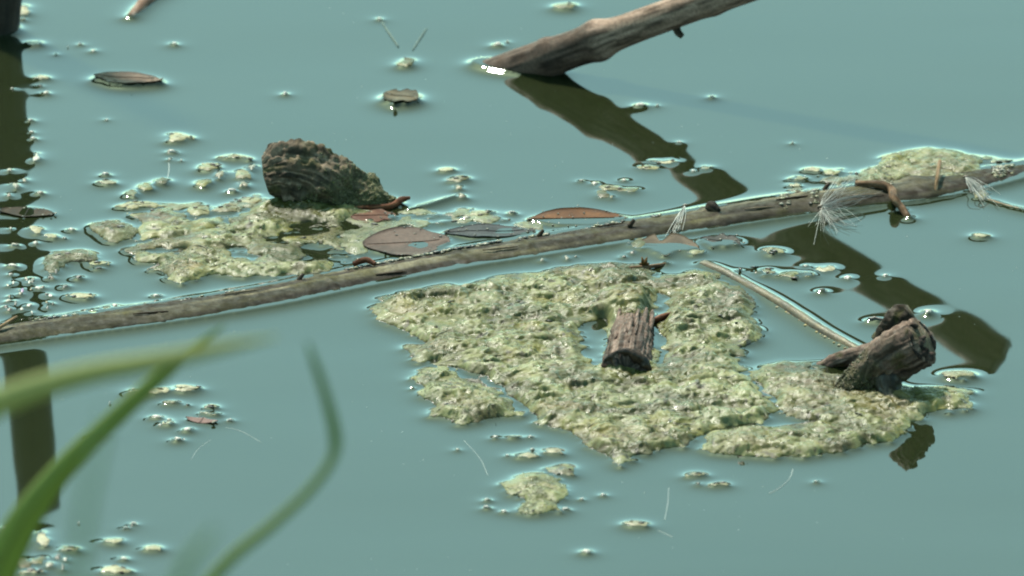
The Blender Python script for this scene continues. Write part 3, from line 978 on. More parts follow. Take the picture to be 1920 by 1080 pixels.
RUST = (lin(70, 40, 24), lin(130, 84, 58), lin(160, 118, 92))
STRAW = (lin(120, 104, 80), lin(168, 152, 122), lin(200, 190, 165))
TAN = (lin(84, 70, 52), lin(132, 112, 90), lin(168, 150, 128))
s0, s1, s2 = on_stem(1606, 2, -0.6), on_stem(1650, 6, 0.1), on_stem(1672, 5, 0.5)
twig('bent_twig', 'crooked tan twig hooked over the right end of the floating stem', 'twig',
     [s0, s1, s2, (1676, 396, 26), (1690, 402, 14), (1704, 412, 3)], [7, 8, 8, 8, 7, 6], TAN, 301, h_pin=0.0015)
twig('twig', 'short straw coloured twig stub standing on the floating stem', 'twig', [on_stem(1762, 26, -0.6), on_stem(1757, 12, 0.4), on_stem(1753, -2, 0.95)], [4, 4, 3], STRAW, 303)
twig('twig', 'pale thin twig trailing off the right end of the floating stem', 'twig', [(1852, 378, 2), (1885, 388, 2), (1918, 396, 1), (1950, 402, 1)], [4, 4, 4, 3], STRAW, 305, h_pin=0.001)
twig('twig', 'rusty red twig piece stuck to the back of the floating stem', 'twig', [(662, 512, 18), (685, 510, 24), (704, 514, 20)], [5, 6, 4], RUST, 307)
twig('twig', 'dark reddish twig with a spiky tip lying beside the knob stump', 'twig', [(632, 404, 6), (680, 400, 10), (730, 396, 10), (752, 388, 14), (768, 384, 14)], [6, 6, 6, 6, 3], RUST, 309, h_pin=0.0014)
bt = twig('twig', 'ochre twig with a star shaped bud at the top edge of the large mat', 'twig', [(1110, 524, 6), (1150, 517, 8), (1188, 512, 10), (1215, 508, 8), (1252, 496, 2)], [3.5, 4.5, 4.5, 4, 3], TAN, 311, h_pin=0.0012)
for k in range(6):
    a = k * 1.05
    v, f, A, S, r0 = tube(path_px([(1208, 508, 10), (1208 + 6 * math.cos(a), 508 + 2 * math.sin(a), 14 + 6 * abs(math.sin(a))), (1208 + 10 * math.cos(a), 508 + 3 * math.sin(a), 15 + 12 * abs(math.sin(a)))]), np.array([3, 3, .8]) * PX, 6, 8, 320 + k)
    put('bud_scale', v, f, M_leaf, lin(128, 100, 54), parent=bt)
twig('straw', 'pale straw pointing up right from the back of the left algae mat', 'straw', [(765, 400, 1), (800, 390, 2), (852, 374, 2)], [4, 5, 4], STRAW, 331, h_pin=0.0016)
twig('twig', 'brown splinter at the left rim of the narrow channel right of the bark stub', 'twig', [(1222, 614, 12), (1240, 608, 14), (1262, 602, 16)], [4, 6, 3], RUST, 333)
twig('twig', 'thin bleached twig caught on the stem at the left picture edge', 'twig', [(-15, 640, 18), (10, 632, 26), (32, 622, 30)], [3, 3.5, 2.5], STRAW, 335)
# knob on the stem
twig('bark_scrap', 'small dark brown bark scrap sitting on the middle of the floating stem', 'bark', [on_stem(1328, -2, -0.5), on_stem(1335, 6, -0.1), on_stem(1347, 2, 0.2)], [7, 11, 6], DARKWOOD, 337)
# drifting stick at the top
twig('stick', 'short whitish stick drifting at the top edge left of centre', 'stick', [(244, 36, 3), (262, 20, 6), (285, 2, 8), (320, -18, 6)], [8, 12, 12, 9], (lin(110, 92, 80), lin(160, 140, 128), lin(214, 208, 204)), 339, h_pin=0.0014)
# two thin strips in a V on the water, coloured close to it
twig('v_strip', 'faint blue grey strip forming the left arm of the V near the top', 'twig', [(716, 42, .6), (732, 66, .6), (747, 88, .3)], [1.6, 2.2, 1.6], (lin(112, 150, 154), lin(120, 156, 160), lin(126, 160, 164)), 341)
twig('v_strip', 'faint blue grey strip forming the right arm of the V near the top', 'twig', [(800, 54, .6), (788, 72, .6), (774, 94, .3)], [1.4, 2.0, 1.4], (lin(112, 150, 154), lin(120, 156, 160), lin(126, 160, 164)), 343)


# ================================================================== LEAVES
def leaf(label, cx, cy, L, W, ang, colA, colB, seed, curl=0.1, lift=2.0, tilt=0.0, h_pin=0.0014, nl=26, nw=9, rag=0.10, fold=0.0, grains=0.22):
    """a dead leaf: closed thin body with curl and a midrib. L, W in photograph pixels on the water, ang in the water plane"""
    c = ground(np.array(float(cx)), np.array(float(cy)))
    u = np.linspace(0, 1, nl)
    v = np.linspace(-1, 1, nw)
    Ug, Vg = np.meshgrid(u, v, indexing='ij')
    half = np.sin(np.pi * np.clip(Ug * 0.97 + 0.015, 0, 1)) ** 0.75 * W / 2
    half = half * (1 + rag * vnoise(np.stack([Ug.ravel() * 7, np.sign(Vg.ravel()), Ug.ravel() * 0], -1), seed).reshape(Ug.shape))
    X = (Ug - 0.5) * L
    Y = Vg * half
    Z = lift + curl * (Y ** 2) / max(W, 1) * 2 + tilt * Y + 2.0 * vnoise(np.stack([Ug.ravel() * 3, Vg.ravel(), Ug.ravel() * 0], -1), seed + 1).reshape(Ug.shape) + fold * np.abs(Y)
    Z = Z + curl * 12 * (Ug - 0.5) ** 2
    ca, sa = math.cos(ang), math.sin(ang)
    top = np.stack([c[0] + (X * ca - Y * sa) * PX, c[1] + (X * sa + Y * ca) * PX, Z * PX], -1).reshape(-1, 3)
    top[:, 2] += h_pin * PIN
    bot = top - np.array([0, 0, 1.6 * PX])
    n = nl * nw
    f = grid_faces(nl, nw)
    ring = [i * nw for i in range(nl)] + [(nl - 1) * nw + j for j in range(1, nw)] + [i * nw + nw - 1 for i in range(nl - 2, -1, -1)] + [j for j in range(nw - 2, 0, -1)]
    faces = [tuple(q) for q in f] + [tuple(q[::-1] + n) for q in f]
    m = len(ring)
    for k in range(m):
        a, b_ = ring[k], ring[(k + 1) % m]
        faces.append((a, a + n, b_ + n, b_))
    q = np.stack([Ug.ravel() * L / 30, Vg.ravel() * W / 30, Ug.ravel() * 0], -1)
    vein = np.abs(((Ug * 9 + np.abs(Vg) * 1.2) % 1) - 0.5).ravel()
    cc = 0.75 * mix3(colA[None], colB[None], sstep(-0.5, 0.5, fbm(q, seed + 2, 4))) * (0.95 + 0.10 * sstep(0.05, 0.3, vein))[:, None]
    o = put('leaf', np.vstack([top, bot]), faces, M_leaf, np.vstack([cc, cc * 0.7]), base=np.array([c[0], c[1], 0]))
    tag(o, label, 'leaf')
    mid = top.reshape(nl, nw, 3)[1:-1, nw // 2]
    tv, tf, A, S, r0 = tube(mid[::3] + np.array([0, 0, 0.3 * PX]), np.full(len(mid[::3]), 1.0 * PX), 18, 6, seed, bump=0)
    put('midrib', tv, tf, M_leaf, colA * 0.68, parent=o)
    r_ = np.random.default_rng(seed)
    iv, jf = ico()
    ng = int(L * grains)
    k = r_.integers(0, n, ng)
    k = np.where(r_.random(ng) < 0.3, np.array(ring)[r_.integers(0, len(ring), ng)], k)
    rr = r_.uniform(0.5, 2.2, ng) * PX
    gv = (top[k] + np.stack([r_.normal(0, 3, ng) * PX, r_.normal(0, 4, ng) * PX, rr * 0.3], -1))[:, None, :] + iv[None] * rr[:, None, None] * np.array([1.6, 1.6, .6])
    pal = np.array([lin(150, 150, 128), lin(80, 72, 50), lin(120, 116, 90)])
    put('clinging_grains', gv.reshape(-1, 3), (jf[None] + 12 * np.arange(ng)[:, None, None]).reshape(-1, 3), M_crumb, np.repeat(pal[r_.integers(0, 3, ng)], 12, 0), parent=o, kind='stuff')
    if h_pin:
        pin_poly([tuple(p) for p in top[ring][:, :2]], h_pin)
    return o


leaf('pinkish brown leaf half sunk against the back of the floating stem', 762, 462, 165, 150, R(10), lin(112, 96, 86), lin(142, 124, 112), 401, curl=0.02, lift=1.6, tilt=0.02)
leaf('dark slate grey leaf lying right of the pinkish leaf behind the stem', 918, 441, 170, 66, R(4), lin(66, 74, 78), lin(98, 108, 112), 403, curl=0.03, lift=1.0, tilt=0.03)
leaf('amber orange leaf floating behind the middle of the floating stem', 1082, 416, 186, 74, R(3), lin(118, 74, 30), lin(158, 108, 54), 405, curl=0.10, lift=0.0, tilt=0.16)
leaf('reddish brown curled leaf under the dark twig by the knob stump', 700, 412, 85, 80, R(5), lin(118, 76, 60), lin(156, 124, 100), 407, curl=0.05, lift=0, rag=0.3)
leaf('boat shaped tan leaf with a turned up rim alone in the upper left', 240, 157, 135, 62, R(-12), lin(112, 92, 74), lin(178, 158, 136), 409, grains=0.12, curl=0.05, lift=1.5, tilt=0.03, h_pin=0.0022)
leaf('curled olive grey leaf alone left of the branch foot', 752, 192, 72, 72, R(-25), lin(90, 88, 62), lin(156, 150, 120), 411, grains=0.15, rag=0.3, curl=0.07, lift=1.5, tilt=0.02, h_pin=0.0022)
leaf('dark grey leaf in the gap just below the floating stem', 1350, 459, 80, 56, R(-18), lin(60, 62, 58), lin(92, 96, 92), 413, curl=0.06, lift=-1, tilt=0.10, rag=0.35)
leaf('ragged brown leaf below the floating stem right of the ochre twig', 1245, 468, 130, 80, R(-8), lin(92, 82, 60), lin(140, 126, 100), 415, curl=0.06, lift=-1, tilt=0.08, rag=0.45)
leaf('tiny pinkish leaf beside the white crumbs in the lower left', 378, 792, 26, 60, R(70), lin(168, 138, 132), lin(190, 164, 156), 417, curl=0.05, lift=1.0, h_pin=0.0006)
leaf('small brown leaf scrap lying in the post reflection', 50, 400, 60, 110, R(80), lin(62, 46, 24), lin(92, 68, 36), 419, curl=0.03, lift=0.6, h_pin=0.0005)


# ================================================================== SEED TUFTS
def tuft(label, root, tips, n, seed, spread, hair_r=0.32, tip_drop=0.0):
    """a willow seed: a grain with a spray of fine white hairs"""
    r_ = np.random.default_rng(seed)
    vs, fs, n0 = [], [], 0
    root = np.array(root, float)
    for k in range(n):
        tgt = np.array(tips[k % len(tips)], float) + r_.normal(0, 1, 3) * spread
        mid = (root + tgt) / 2 + r_.normal(0, 1, 3) * spread * 0.6
        tgt[2] = max(tgt[2], 1.0)
        P = path_px([root, mid, tgt])
        v, f, A, S, r0 = tube(P, np.array([hair_r, hair_r * 0.9, hair_r * 0.6]) * PX * (0.8 + 0.6 * r_.random()), 8, 3, k, bump=0, fine=0, ends=(False, False))
        vs.append(v); fs += [tuple(int(i) + n0 for i in q) for q in f]; n0 += len(v)
    o = None
    g, gf, A, S, r0 = tube(path_px([root - (5, 0, 1), root, root + (6, 0, 2)]), np.array([1, 3.2, 1]) * PX, 7, 8, seed, bump=0.05)
    o = put('seed_tuft', g, gf, M_crumb, lin(120, 104, 76), base=path_px([root])[0])
    tag(o, label, 'seed')
    put('hairs', np.vstack(vs), fs, M_hair, np.array([0.95, 1.12, 1.05]), parent=o)


tuft('fluffy white seed tuft with hairs fanned over the water below the stem', (1540, 402, 10), [(1524, 424, 2), (1550, 432, 4), (1574, 436, 2), (1590, 426, 6), (1566, 430, 14), (1608, 416, 8)], 42, 501, 8, hair_r=0.4)
tuft('fluffy white seed tuft with hairs lying up across the floating stem', (1537, 400, 14), [on_stem(1560, 4, -0.4), on_stem(1590, 3, -0.2), on_stem(1610, 5, -0.4), on_stem(1630, 2, 0.2), on_stem(1650, 1, 0.6), on_stem(1600, 6, 0.4)], 46, 503, 8, hair_r=0.4)
tuft('narrow white seed tuft hung over the middle of the floating stem', on_stem(1284, 12, -0.7), [on_stem(1262, 2, 0.9), on_stem(1252, 2, 0.95), on_stem(1272, 3, 0.8)], 40, 505, 4, hair_r=0.55)
tuft('wispy seed tuft at the far right end of the floating stem', (1810, 352, 22), [(1848, 374, 4), (1856, 366, 8), (1842, 380, 3), (1862, 378, 2)], 40, 507, 6, hair_r=0.55)


def thread(label, rows, seed, r=0.8):
    P = path_px(rows)
    v, f, A, S, r0 = tube(P, np.full(len(rows), r * 0.65) * PX, 40, 5, seed, bump=0.1)
    o = put('plant_hair', v, f, M_hair, np.array([0.62, 0.80, 0.78]))
    tag(o, label, 'hair')


thread('curved white hair drifting below the right mat', [(1442, 926, .4), (1462, 915, .4), (1480, 898, .4), (1487, 880, .4)], 511, 1.0)
thread('long faint hair running left of the rounded raft', [(870, 826, .3), (900, 860, .3), (915, 892, .3)], 513, .6)
thread('upright faint hair right of the rounded raft', [(1254, 915, .3), (1252, 945, .3), (1246, 975, .3)], 515, .8)
thread('fine hair trailing from the white sliver in the lower centre', [(1222, 990, .3), (1245, 1000, .3), (1262, 1008, .3)], 517, .8)
thread('faint hair curving right of the white crumbs in the lower left', [(410, 800, .3), (450, 808, .3), (490, 830, .3)], 519, .6)
thread('faint hair hooking below the white crumbs in the lower left', [(358, 862, .3), (372, 842, .3), (395, 825, .3)], 521, .6)
thread('thin hair stretched between the left mat and the curved olive raft', [(222, 496, .4), (236, 480, .4), (246, 462, .4)], 523, .8)
thread('pale hair standing under the mushroom shaped crumb', [(316, 298, .5), (317, 318, .5), (314, 336, .5)], 525, 1.3)

# ================================================================== CRUMBS AND FLECKS
CR = {'w': (lin(244, 250, 240), lin(214, 220, 200)), 'o': (lin(96, 92, 54), lin(170, 166, 120)), 'b': (lin(62, 52, 38), lin(140, 128, 100)), 'g': (lin(128, 132, 110), lin(190, 194, 172)), 'd': (lin(36, 34, 24), lin(86, 80, 60))}


def crumb(cx, cy, w, h, kind, label, group=None, cat='debris', name='crumb', hz=None, pinh=None, mat=None):
    seed = int(cx * 13 + cy * 7) % 9973
    if w >= 30 and mat is None and kind != 'd':
        r_ = np.random.default_rng(seed)
        A = np.linspace(0, 2 * np.pi, 11, endpoint=False)
        rr = 1 + 0.22 * r_.normal(size=11)
        poly = [(cx + math.cos(a) * q * w * 0.40, cy + h * 0.1 + math.sin(a) * q * h * 0.40) for a, q in zip(A, rr)]
        tone = {'w': 1.0, 'g': 0.75, 'o': 0.4, 'b': 0.3}[kind]
        tn = {'w': [(cx, cy, 999, 999, lin(226, 234, 216), 0.85)], 'g': [(cx, cy, 999, 999, lin(190, 196, 172), 0.5)], 'o': [], 'b': [(cx, cy, 999, 999, ALG_BROWN * 1.4, 0.6)]}[kind]
        algae_mat(label, poly, seed=seed, cell=0.0005, hmax=0.0022 if hz is None else hz * 0.9, base_h=0.0008, tints=tn, rag=min(0.0022, w * PX * 0.09), pale=tone, name=name if name != 'crumb' else 'froth_patch', tears=0.4, h_pin=pinh or 0.0012, bits=w >= 44, cat=cat, group=group)
        return
    zt = (hz if hz is not None else 0.0026)
    zt = min(zt * 0.45, 0.07 * w * PX + 0.00025)
    v, f, T = lump(cx, cy + h * 0.12, w * 0.66, h * 0.75, zt, seed, n_ang=18 if w > 14 else 10, rings=6 if w > 30 else 3, rough=0.6)
    a, b_ = CR[kind]
    q = v / 0.0016
    c = mix3(a[None], b_[None], sstep(-0.35, 0.45, fbm(q, seed, 3)))
    ph = pinh if pinh is not None else min(0.0017, 0.0004 + w * 0.00003)
    v[:, 2] += ph * PIN * 0.97
    o = put(name, v, f, mat or (M_foam if kind == 'w' else M_crumb), c)
    tag(o, label, cat, group)
    na = 18 if w > 14 else 10
    pin_poly([tuple(p) for p in v[-na:, :2]], ph)
    return o


ORD = ['', 'second ', 'third ', 'fourth ', 'fifth ', 'sixth ', 'seventh ', 'eighth ', 'ninth ', 'tenth ', 'eleventh ', 'twelfth ', 'thirteenth ']


def which(rank, n):
    if rank == 0:
        return 'leftmost'
    if rank == n - 1:
        return 'rightmost'
    if n == 3:
        return 'the middle one'
    return ORD[rank] + 'from the left' if rank < n / 2 else ORD[n - 1 - rank] + 'from the right'


def many(rows, kind, label, group, **kw):
    order = sorted(range(len(rows)), key=lambda i: rows[i][0])
    for i, (x, y, w, h, *k) in enumerate(rows):
        crumb(x, y, w, h, k[0] if k else kind, label + ', ' + which(order.index(i), len(rows)), group, **kw)


crumb(43, 26, 34, 34, 'w', 'white foam lobe clinging to the foot of the post', name='foam_lobe', cat='foam', hz=0.003)
crumb(62, 85, 38, 9, 'w', 'thin white fleck just right of the post foot')
many([(77, 150, 30, 9), (76, 163, 10, 7, 'd'), (87, 177, 20, 10)], 'w', 'small white fleck floating right of the post below its foot', 'flecks right of the post')
many([(105, 103, 8, 6), (150, 85, 12, 4), (175, 97, 10, 7), (327, 85, 18, 6), (200, 226, 8, 5), (128, 90, 6, 3)], 'w', 'tiny white speck near the boat shaped leaf in the upper left', 'specks in the upper left')
crumb(535, 178, 20, 7, 'w', 'lone white speck in the open water between the two curled leaves')
crumb(1065, 15, 50, 12, 'g', 'white crumb near the top edge left of the branch')
crumb(712, 38, 14, 7, 'w', 'white speck at the tip of the left arm of the V')
crumb(764, 120, 46, 20, 'b', 'brown rimmed crumb between the V strips and the curled leaf', hz=0.0025)
many([(934, 86, 24, 8), (952, 80, 10, 5)], 'w', 'tiny white fleck above the foot of the branch', 'flecks above the branch foot')
many([(1199, 200, 26, 9), (1335, 184, 16, 7), (1233, 200, 10, 4), (1486, 270, 8, 4)], 'w', 'tiny white speck in the open water below the branch', 'specks below the branch')
many([(58, 229, 18, 6), (60, 250, 14, 5), (62, 263, 18, 6), (18, 322, 16, 8), (22, 168, 8, 6)], 'w', 'small white fleck along the post reflection in the upper left', 'flecks along the post reflection')
crumb(68, 298, 20, 26, 'w', 'curled white flake at the right side of the post reflection')
many([(30, 352, 26, 22), (46, 340, 14, 12), (18, 368, 14, 10, 'b'), (75, 365, 22, 8)], 'g', 'pale grey crumb inside the upper post reflection', 'crumbs in the post reflection')
crumb(338, 264, 64, 16, 'w', 'mushroom shaped white fleck above the left mat', hz=0.0016)
many([(322, 288, 24, 7), (340, 303, 8, 5), (318, 300, 8, 8)], 'w', 'tiny white bit below the mushroom shaped fleck', 'bits under the mushroom shaped fleck')
many([(198, 331, 24, 7), (204, 348, 42, 9)], 'w', 'flat white fleck left of the dark bean shaped crumbs', 'flat flecks left of the left mat')
many([(248, 368, 30, 14), (272, 356, 34, 18), (306, 346, 32, 17)], 'o', 'olive crumb of the rising row above the left mat', 'row of three crumbs', hz=0.0028, pinh=0.0015)
many([(437, 300, 74, 12, 'g'), (395, 317, 60, 16, 'g'), (382, 348, 40, 18), (412, 332, 26, 24), (455, 332, 36, 18, 'g'), (456, 350, 24, 18), (434, 362, 26, 8, 'w'), (472, 318, 22, 16, 'g')], 'o', 'grey olive crumb in the cluster left of the knob stump', 'crumbs left of the knob stump', hz=0.0022, pinh=0.0014)
many([(270, 392, 110, 16), (375, 398, 60, 20), (430, 394, 70, 20), (470, 382, 50, 14)], 'g', 'long pale crumb along the back of the left mat', 'long crumbs behind the left mat', hz=0.0018, pinh=0.0013)
many([(838, 322, 30, 9, 'w'), (858, 340, 46, 14, 'g'), (860, 355, 24, 14), (866, 370, 26, 14)], 'o', 'crumb in the small pile right of the knob stump', 'crumbs right of the knob stump', hz=0.0018)
many([(900, 403, 56, 14, 'g'), (962, 403, 26, 7, 'w'), (875, 412, 24, 10), (925, 412, 18, 8, 'b')], 'g', 'grey crumb at the back of the slate grey leaf', 'crumbs behind the slate leaf')
many([(1090, 341, 18, 6), (1115, 346, 22, 8), (1150, 356, 60, 12, 'g'), (1128, 366, 30, 18, 'o'), (1185, 356, 34, 14, 'o'), (1170, 340, 16, 7), (1146, 372, 12, 10, 'o')], 'w', 'grey crumb in the patch by the upper branch reflection', 'crumbs behind the stem', pinh=0.0007)
many([(1245, 303, 70, 9), (1222, 316, 50, 10, 'g'), (1273, 268, 16, 6), (1325, 316, 30, 10), (1300, 322, 14, 6)], 'w', 'white fleck floating on the reflection of the branch', 'flecks on the branch reflection', pinh=0.0005)
many([(1525, 322, 40, 10), (1560, 326, 40, 12, 'g'), (1500, 338, 30, 10, 'g'), (1490, 352, 30, 8), (1880, 306, 60, 9), (1850, 300, 30, 9, 'g')], 'w', 'white crumb lined up behind the right half of the stem', 'crumbs behind the right half of the stem')
crumb(1838, 366, 36, 20, 'g', 'pale clump stuck under the right end of the stem', hz=0.003)
crumb(1842, 445, 36, 7, 'w', 'white fleck alone in the water below the right end of the stem')
crumb(1688, 398, 28, 12, 'w', 'bright white fleck beside the foot of the crooked twig')
many([(1016, 490, 16, 12), (1062, 486, 16, 14), (1080, 484, 10, 6), (1170, 484, 16, 8, 'd')], 'g', 'bead like speck between the stem and the large mat', 'beads below the stem')
many([(1305, 476, 40, 12), (1200, 462, 40, 26, 'o'), (1186, 476, 16, 10, 'd')], 'g', 'crumb beside the ragged brown leaf', 'crumbs by the ragged leaf')
crumb(1448, 474, 56, 16, 'g', 'cream flake at the left border of the lower branch reflection', hz=0.0016)
many([(1405, 506, 50, 12, 'o'), (1440, 512, 44, 14, 'g'), (1475, 520, 60, 12, 'o'), (1515, 518, 30, 10, 'g')], 'o', 'olive bit in the dark rimmed chain above the reed', 'chain of bits above the reed', pinh=0.0010)
many([(1548, 504, 42, 14), (1590, 522, 26, 12), (1660, 518, 18, 8), (1510, 500, 12, 6)], 'w', 'white flake along the edge of the lower branch reflection', 'flakes on the lower branch reflection', pinh=0.0006)
crumb(1542, 549, 22, 7, 'd', 'tiny dark crumb between the chain of bits and the forked stub', pinh=0.0014)
many([(1640, 605, 44, 9, 'd'), (1740, 590, 22, 14, 'w')], 'd', 'small bit floating behind the forked stub', 'bits behind the forked stub', pinh=0.0016)
crumb(1790, 708, 80, 18, 'g', 'pale crumb raft behind the right tip of the brownish mat', hz=0.002, pinh=0.0016)
many([(70, 434, 36, 15), (96, 446, 30, 9), (134, 434, 20, 8), (122, 450, 16, 4), (66, 458, 16, 9), (20, 430, 10, 7), (28, 463, 24, 7), (24, 502, 24, 9), (20, 517, 12, 7)], 'w', 'white fleck beside the middle of the post reflection', 'flecks by the middle of the post reflection')
many([(188, 498, 56, 9, 'g'), (148, 524, 26, 14), (122, 540, 16, 14), (150, 561, 60, 11, 'w'), (105, 512, 24, 16), (185, 507, 20, 7, 'd')], 'd', 'crumb under the curved olive raft', 'crumbs below the olive raft')
pts = []
for k in range(26):
    pts.append((float(rng.uniform(-2, 100)), float(rng.uniform(522, 592)), float(rng.uniform(8, 20)), float(rng.uniform(7, 14)), 'wgbowd'[rng.integers(6)]))
many(pts, 'g', 'crumb in the dense litter at the left picture edge', 'litter behind the left end of the stem', hz=0.0022)
crumb(43, 547, 13, 13, 'w', 'tiny purple petal in the litter at the left edge', name='petal', cat='petal', hz=0.0024, mat=None)
pet = bpy.context.scene.objects['petal']
pc = lin(168, 126, 190)
pet.data.attributes['col'].data.foreach_set('color', np.tile(np.append(pc * ALB, 1.0), len(pet.data.vertices)).astype(np.float32))
many([(172, 590, 40, 10), (198, 582, 36, 12, 'b'), (215, 576, 20, 10, 'w'), (160, 586, 14, 10, 'b')], 'g', 'crumb stuck behind the left part of the stem', 'crumbs behind the left part of the stem')
crumb(292, 558, 20, 6, 'w', 'white speck in the strip of water behind the left part of the stem')
many([(262, 740, 60, 12), (300, 736, 60, 16), (348, 732, 50, 12), (318, 758, 40, 6, 'g'), (250, 733, 16, 5), (352, 762, 12, 5, 'd')], 'w', 'white froth patch partly behind the big grass blade', 'froth behind the big grass blade')
crumb(396, 770, 54, 20, 'w', 'brightest white crumb right of the big grass blade', hz=0.0026)
many([(292, 786, 26, 8), (312, 797, 30, 8), (318, 790, 14, 5), (352, 809, 24, 12), (335, 828, 28, 9), (300, 800, 12, 5), (432, 791, 18, 4)], 'w', 'small crumb below the brightest one by the big blade', 'small crumbs right of the big blade')
many([(178, 820, 12, 8), (192, 814, 10, 5), (206, 757, 8, 5)], 'w', 'white speck left of the big grass blade', 'specks left of the big blade')
crumb(80, 1014, 32, 36, 'w', 'white flake stuck below the end of the post reflection')
many([(130, 1032, 52, 14, 'g'), (108, 1046, 16, 18, 'd'), (70, 1056, 40, 18, 'b'), (95, 1062, 26, 18, 'g'), (40, 1062, 40, 20), (58, 1074, 30, 12, 'd'), (118, 1062, 14, 26, 'd'), (122, 1052, 18, 12, 'w'), (8, 992, 16, 10, 'w'), (60, 1075, 50, 8, 'w')], 'b', 'crumb in the dark litter at the lower left corner', 'litter in the lower left corner', hz=0.0024)
many([(212, 1019, 42, 14), (287, 1032, 32, 12), (250, 985, 18, 6), (236, 993, 16, 5), (232, 1050, 18, 10), (214, 1073, 64, 14), (148, 982, 8, 5)], 'w', 'white crumb right of the dark litter at the bottom left', 'white crumbs at the bottom left')
many([(928, 823, 18, 6), (965, 822, 30, 4), (995, 822, 14, 4), (858, 845, 8, 5), (985, 859, 38, 13), (1038, 850, 36, 15), (998, 846, 14, 4), (950, 857, 12, 5)], 'w', 'small white crumb between the large mat and the rounded raft', 'crumbs above the rounded raft')
many([(914, 940, 16, 6), (912, 955, 20, 5), (945, 962, 16, 5), (1092, 938, 12, 6), (1130, 930, 12, 7), (1062, 958, 20, 5)], 'w', 'white speck beside the rounded raft', 'specks beside the rounded raft')
many([(1300, 895, 54, 9), (1350, 914, 48, 6)], 'w', 'flat white sliver below the large mat', 'slivers below the large mat')
crumb(1308, 908, 10, 10, 'd', 'dark grain between the two slivers below the large mat')
crumb(1195, 988, 56, 13, 'w', 'white caterpillar shaped sliver in the lower centre')
crumb(1100, 1038, 22, 10, 'w', 'white speck near the bottom edge in the middle')
crumb(1530, 906, 12, 5, 'w', 'tiny white speck below the brownish mat')

# dust and pollen on the open water: uncountable
nd = 700
dx_, dy_ = rng.uniform(0, 1920, nd), rng.uniform(0, 1080, nd)
keep = fbm(np.stack([dx_ / 260, dy_ / 90, dx_ * 0], -1), 970, 3) > -0.05
dx_, dy_ = dx_[keep], dy_[keep]
nd = len(dx_)
iv, jf = ico()
rr = rng.uniform(0.3, 0.95, nd) ** 1.5 * PX
gv = ground(dx_, dy_)[:, None, :] + iv[None] * rr[:, None, None] * np.array([1.8, 2.2, .5])
o = put('pollen_dust', gv.reshape(-1, 3), (jf[None] + 12 * np.arange(nd)[:, None, None]).reshape(-1, 3), M_hair, np.repeat(np.array([[0.55, 0.75, 0.72]]) * rng.uniform(.5, 1, (nd, 1)), 12, 0), kind='stuff')
o['label'] = 'fine pale dust and pollen scattered over the open water'

# litter lodged along the back of the floating stem: grains nobody could count
vs, fs, cs, n0 = [], [], [], 0
iv, jf = ico()
for k in range(3600):
    x = rng.choice([rng.uniform(20, 1240), rng.uniform(640, 1000), rng.uniform(1460, 1900), rng.uniform(1700, 1880)])
    if fbm(np.array([[x / 40, 0, 0]]), 77, 2)[0] < -0.05:
        continue
    p = on_stem(x, rng.uniform(-2, 1.5), -rng.uniform(0.2, 1.0) ** 0.5 if x < 1460 else rng.uniform(-1, 0.6))
    w = path_px([p])[0]
    r = rng.uniform(0.8, 3.4) * PX
    vs.append(w + iv * r * (1.9, 1.3, 0.7) * rng.uniform(.7, 1.3, (12, 1))); fs.append(jf + n0); n0 += 12
    cs.append(np.tile([lin(190, 190, 165), lin(70, 62, 44), lin(40, 36, 26), lin(150, 152, 106)][rng.integers(4) if x < 1460 else (0, 3, 3, 1)[rng.integers(4)]], (12, 1)))
put('lodged_grains', np.vstack(vs), np.vstack(fs), M_crumb, np.vstack(cs), parent=stem, kind='stuff')


# ================================================================== GRASS BLADES (near the camera, out of focus)
def blade(label, rows, width, col, tipcol, seed, fold=0.25, twist=0.0):
    """rows of (px, py, distance factor of DIST); width in pixels at that distance"""
    a = np.asarray(rows, float)
    n = 60
    a[:, 2] = 1 - (1 - a[:, 2]) * 4.2 / DIST
    C = smooth_path(a, n)
    W = smooth_path(np.asarray(width, float)[:, None], n)[:, 0] * 0.8
    P = atd(C[:, 0], C[:, 1], C[:, 2] * DIST)
    P3 = P
    T = np.gradient(P3, axis=0); T /= np.linalg.norm(T, axis=1)[:, None]
    N = np.cross(T, FW[None]); N /= np.linalg.norm(N, axis=1)[:, None]
    B = np.cross(N, T)
    w = (W * PX * C[:, 2] / 2)[:, None]
    cols_ = []
    vs = []
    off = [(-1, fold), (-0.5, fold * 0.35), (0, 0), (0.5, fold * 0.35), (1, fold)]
    for k, (s, d) in enumerate(off):
        vs.append(P3 + N * w * s + B * w * d)
    for k, (s, d) in reversed(list(enumerate(off))):
        vs.append(P3 + N * w * s * 0.99 + B * (w * d + 0.00025))
    V = np.stack(vs, 1).reshape(-1, 3)
    f = [tuple(q) for q in grid_faces(n, 10, True)]
    f.append(tuple(range(10))); f.append(tuple((n - 1) * 10 + i for i in reversed(range(10))))
    t = np.repeat(np.linspace(0, 1, n), 10)
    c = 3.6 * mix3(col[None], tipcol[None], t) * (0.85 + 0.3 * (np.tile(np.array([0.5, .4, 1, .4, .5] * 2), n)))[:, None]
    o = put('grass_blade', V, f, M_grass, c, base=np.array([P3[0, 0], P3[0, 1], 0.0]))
    tag(o, label, 'grass')
    mv, mf, A, S, r0 = tube(P3[::6] - FW * 0.0002, W[::6] * PX * C[::6, 2] * 0.05, 40, 6, seed, bump=0, fine=0)
    put('midrib', mv, mf, M_grass, col * 2.5, parent=o)
    return o


